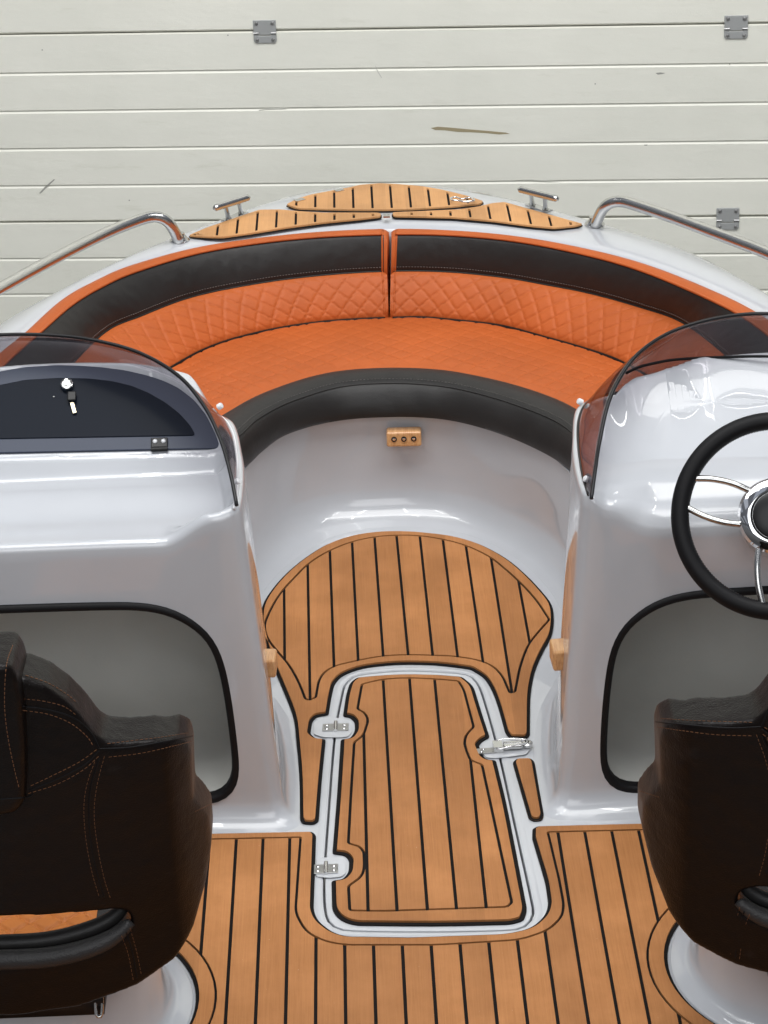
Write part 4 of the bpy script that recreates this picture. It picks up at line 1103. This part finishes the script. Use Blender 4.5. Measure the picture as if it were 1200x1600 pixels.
# centre spine pad
sp_h = hl_([(0, 1003), (22, 1007), (34, 1024), (42, 1060), (46, 1110), (48, 1165), (46, 1220), (30, 1238), (0, 1243)]); sp_h[0].x = 0; sp_h[-1].x = 0
bm = bmesh.new(); prism_xz(bm, mirror_loop(sp_h), -.062, .045); me_sp = remeshed(bm, .0045, 22)
for v in me_sp.vertices: v.co = bend_pt(v.co)
tree = None
def bvh(mes):
    V, Fc = [], []
    for m_ in mes:
        o = len(V); V += [v.co.copy() for v in m_.vertices]; Fc += [tuple(i+o for i in p.vertices) for p in m_.polygons]
    return BVHTree.FromPolygons(V, Fc)
T1 = bvh([me_back, me_sp, me_roll])
vd = ray(160, 1300).normalized()
def seam_curve(lst, mirror=False, off=.0008, n=60):
    A = resample([Vector((u, v, 0)) for u, v in lst], n); out = []
    for q in A:
        d = ray(q.x, q.y).normalized(); o_ = CAM-Vector((scx, YB, 0)); hit = T1.ray_cast(o_, d)
        if hit[0] is not None and hit[0].y < .35: out.append(hit[0]-d*off)
    if mirror: out = [Vector((-p.x, p.y, p.z)) for p in out]
    return out
def dashed(bm, P, r=.0008, step=.0034):
    if len(P) < 4: return
    n = max(4, int(arclen(P)[-1]/step)); A = resample(P, n, smooth=False)
    for i in range(0, n-1, 2): 
        if (A[i+1]-A[i]).length > 1e-5: tube_bm([A[i], A[i].lerp(A[i+1], 1.25)], r, 5, bm)
bright = [[(20, 1008), (10, 1040), (7, 1100), (12, 1150), (22, 1200), (30, 1232)], [(40, 1055), (75, 1067), (105, 1085), (120, 1098)],
          [(36, 1110), (75, 1116), (110, 1130), (135, 1150), (146, 1166)], [(48, 1228), (90, 1208), (125, 1190), (150, 1172)], [(44, 1240), (90, 1225), (130, 1203), (156, 1180)]]
faint = [[(168, 1162), (200, 1158), (250, 1152), (295, 1145)], [(170, 1183), (220, 1177), (270, 1166), (300, 1158)], [(148, 1190), (136, 1225), (131, 1262), (134, 1310), (143, 1360), (155, 1402)],
         [(163, 1182), (152, 1225), (147, 1270), (152, 1320), (162, 1370), (172, 1402)], [(190, 1462), (200, 1490), (208, 1530)], [(203, 1450), (213, 1485), (221, 1524)], [(305, 1268), (318, 1262), (330, 1256)], [(38, 1092), (70, 1096), (100, 1104), (120, 1118)]]
seams = [[(36, 1104), (75, 1109), (115, 1122), (142, 1145), (155, 1170)], [(155, 1170), (200, 1168), (250, 1160), (301, 1150)], [(46, 1235), (90, 1217), (130, 1196), (155, 1173)], [(0, 1249), (40, 1246), (52, 1241)], [(155, 1185), (143, 1225), (139, 1262), (142, 1315), (152, 1365), (163, 1402)], [(197, 1456), (207, 1488), (214, 1528)]]
def tomesh(bm, name): me = bpy.data.meshes.new(name); bm.to_mesh(me); bm.free(); return me
rows_st, rows_sm = [], []
for mir in (False, True):
    for lst, rad in ((bright, .00050), (faint, .00036)):
        for c_ in lst:
            P_ = seam_curve(c_, mir)
            if len(P_) > 4: b_ = bmesh.new(); dashed(b_, P_, rad); rows_st.append(tomesh(b_, 'stitching'))
    for c_ in seams:
        P_ = seam_curve(c_, mir, .0002)
        if len(P_) > 4: rows_sm.append(tomesh(tube_bm(P_, .0011, 6), 'seam'))
# seat pan seen through the gap: black bolster box with an orange quilted top
zt = UY(70, 1484, YB+.06).z
bm = bmesh.new(); prism_xz(bm, [Vector((-.12, 0, zt-.05)), Vector((.12, 0, zt-.05)), Vector((.21, 0, zt-.02)), Vector((.20, 0, zt+.004)), Vector((-.20, 0, zt+.004)), Vector((-.21, 0, zt-.02))], .04, .40); me_pan = remeshed(bm, .006, 8)
bm = bmesh.new(); nx, ny = 90, 120; hwq = .112
bm2 = loft([[Vector((-hwq+2*hwq*i/(nx-1), .045+.34*j/(ny-1), zt+.004+quilt(i*2*hwq/nx, j*.36/ny, 
.05, .008)*min(1, 12*min(i/nx, 1-i/nx), 12*min(j/ny, 1-j/ny)))) for i in range(nx)] for j in range(ny)], bm)
me_q = tomesh(bm2, 'quilted_panel')
# rear upper cushion inside of the back
zs = [.20, .17]
zs_ = UY(70, 1574, YB+.04).z; bm = box_bm(.245, .26, .034, Matrix.Translation((.0, .17, zs_)))
me_sl = tomesh(bm, 'seat_slide')
lvx = UY(150, 1575, YB+.04).x-scx; bm = tube_bm(resample([Vector((lvx, .05, zs_+.02)), Vector((lvx, .035, zs_-.012)), Vector((lvx+.008, .035, zs_-.014)), Vector((lvx+.010, .05, zs_+.02))], 20), .0026, 8)
me_lv = tomesh(bm, 'slide_lever')
for me, m_ in ((me_back, 'seat_leather'), (me_roll, 'seat_leather2'), (me_lip, 'black_vinyl'), (me_sp, 'seat_leather'), *[(q, 'thread_o') for q in rows_st], *[(q, 'rubber') for q in rows_sm], (me_pan, 'black_vinyl'), (me_q, 'seat_orange'), (me_sl, 'plastic'), (me_lv, 'steel')):
    me.materials.clear(); me.materials.append(M[m_])
    for p in me.polygons: p.use_smooth = True
def helm_seat(loc, label):
    r = empty('helm_seat', loc); tag(r, label, 'boat seat', 'helm seats')
    back = None
    for nm, me in (('backrest', me_back), ('lower_roll', me_roll), ('cushion_lip', me_lip), ('spine_pad', me_sp), ('seat_base', me_pan), ('quilted_panel', me_q), ('seat_slide', me_sl), ('slide_lever', me_lv)):
        o = bpy.data.objects.new(nm, me); col.objects.link(o); o.parent = r
        if nm == 'backrest': back = o
    for nm, me in [('stitching', q) for q in rows_st]+[('seam', q) for q in rows_sm]:
        o = bpy.data.objects.new(nm, me); col.objects.link(o); o.parent = back
    return r
helm_seat((scx, YB, 0), 'dark leather seat before the navy glovebox lid, orange panel seen through its gap')
# mirrored position measured on the right seat outline
xr = UY(1002, 1262, YB).x; xl = UY(332, 1285, YB).x
seat_r = helm_seat((xr+(xl-scx)+.004+.029*.9, YB, -.008), 'dark leather seat in front of the steering wheel, right side cut by the frame')
seat_r.scale = (1.09, 1, 1)
# key hanging in the lock
kc = lc+LN*.012; kd = (Vector((.010, -.034, -.050))).normalized(); kx = Vector((1, 0, 0))
key = FB('key', box_bm(.005, .012, .010, frame(lc+LN*.010, LN)), M['chrome']); key.parent = None; key.matrix_parent_inverse = Matrix.Identity(4)
tag(key, 'small key with black bow hanging from the chrome lock of the navy lid', 'key')
k0 = lc+LN*.014; k1 = UP(112, 616, LP+LN*.010, LN); k2 = UP(112, 628, LP+LN*.008, LN); k3 = UP(117, 646, LP+LN*.006, LN)
kf = frame((k1+k2)/2, LN, Vector((1, .0, 0)))
o = finish('key_bow', box_bm(.016, .020, .005, frame(UP(112, 619, LP+LN*.011, LN), LN)), M['plastic'], key); bevel(o, .003, 3)
bd = (k3-k2).normalized(); o = finish('key_blade', box_bm(.0075, (k3-k2).length, .002, frame((k2+k3)/2, LN, bd.cross(LN))), M['brass'], key); bevel(o, .0008)
P = [kc+Vector((0.007*cos(a)+.002, 0, .007*sin(a)-.004)) for a in [2*pi*i/24 for i in range(24)]]
finish('key_ring', tube_bm(P, .0012, 6, closed=True), M['chrome'], key, smooth=True)
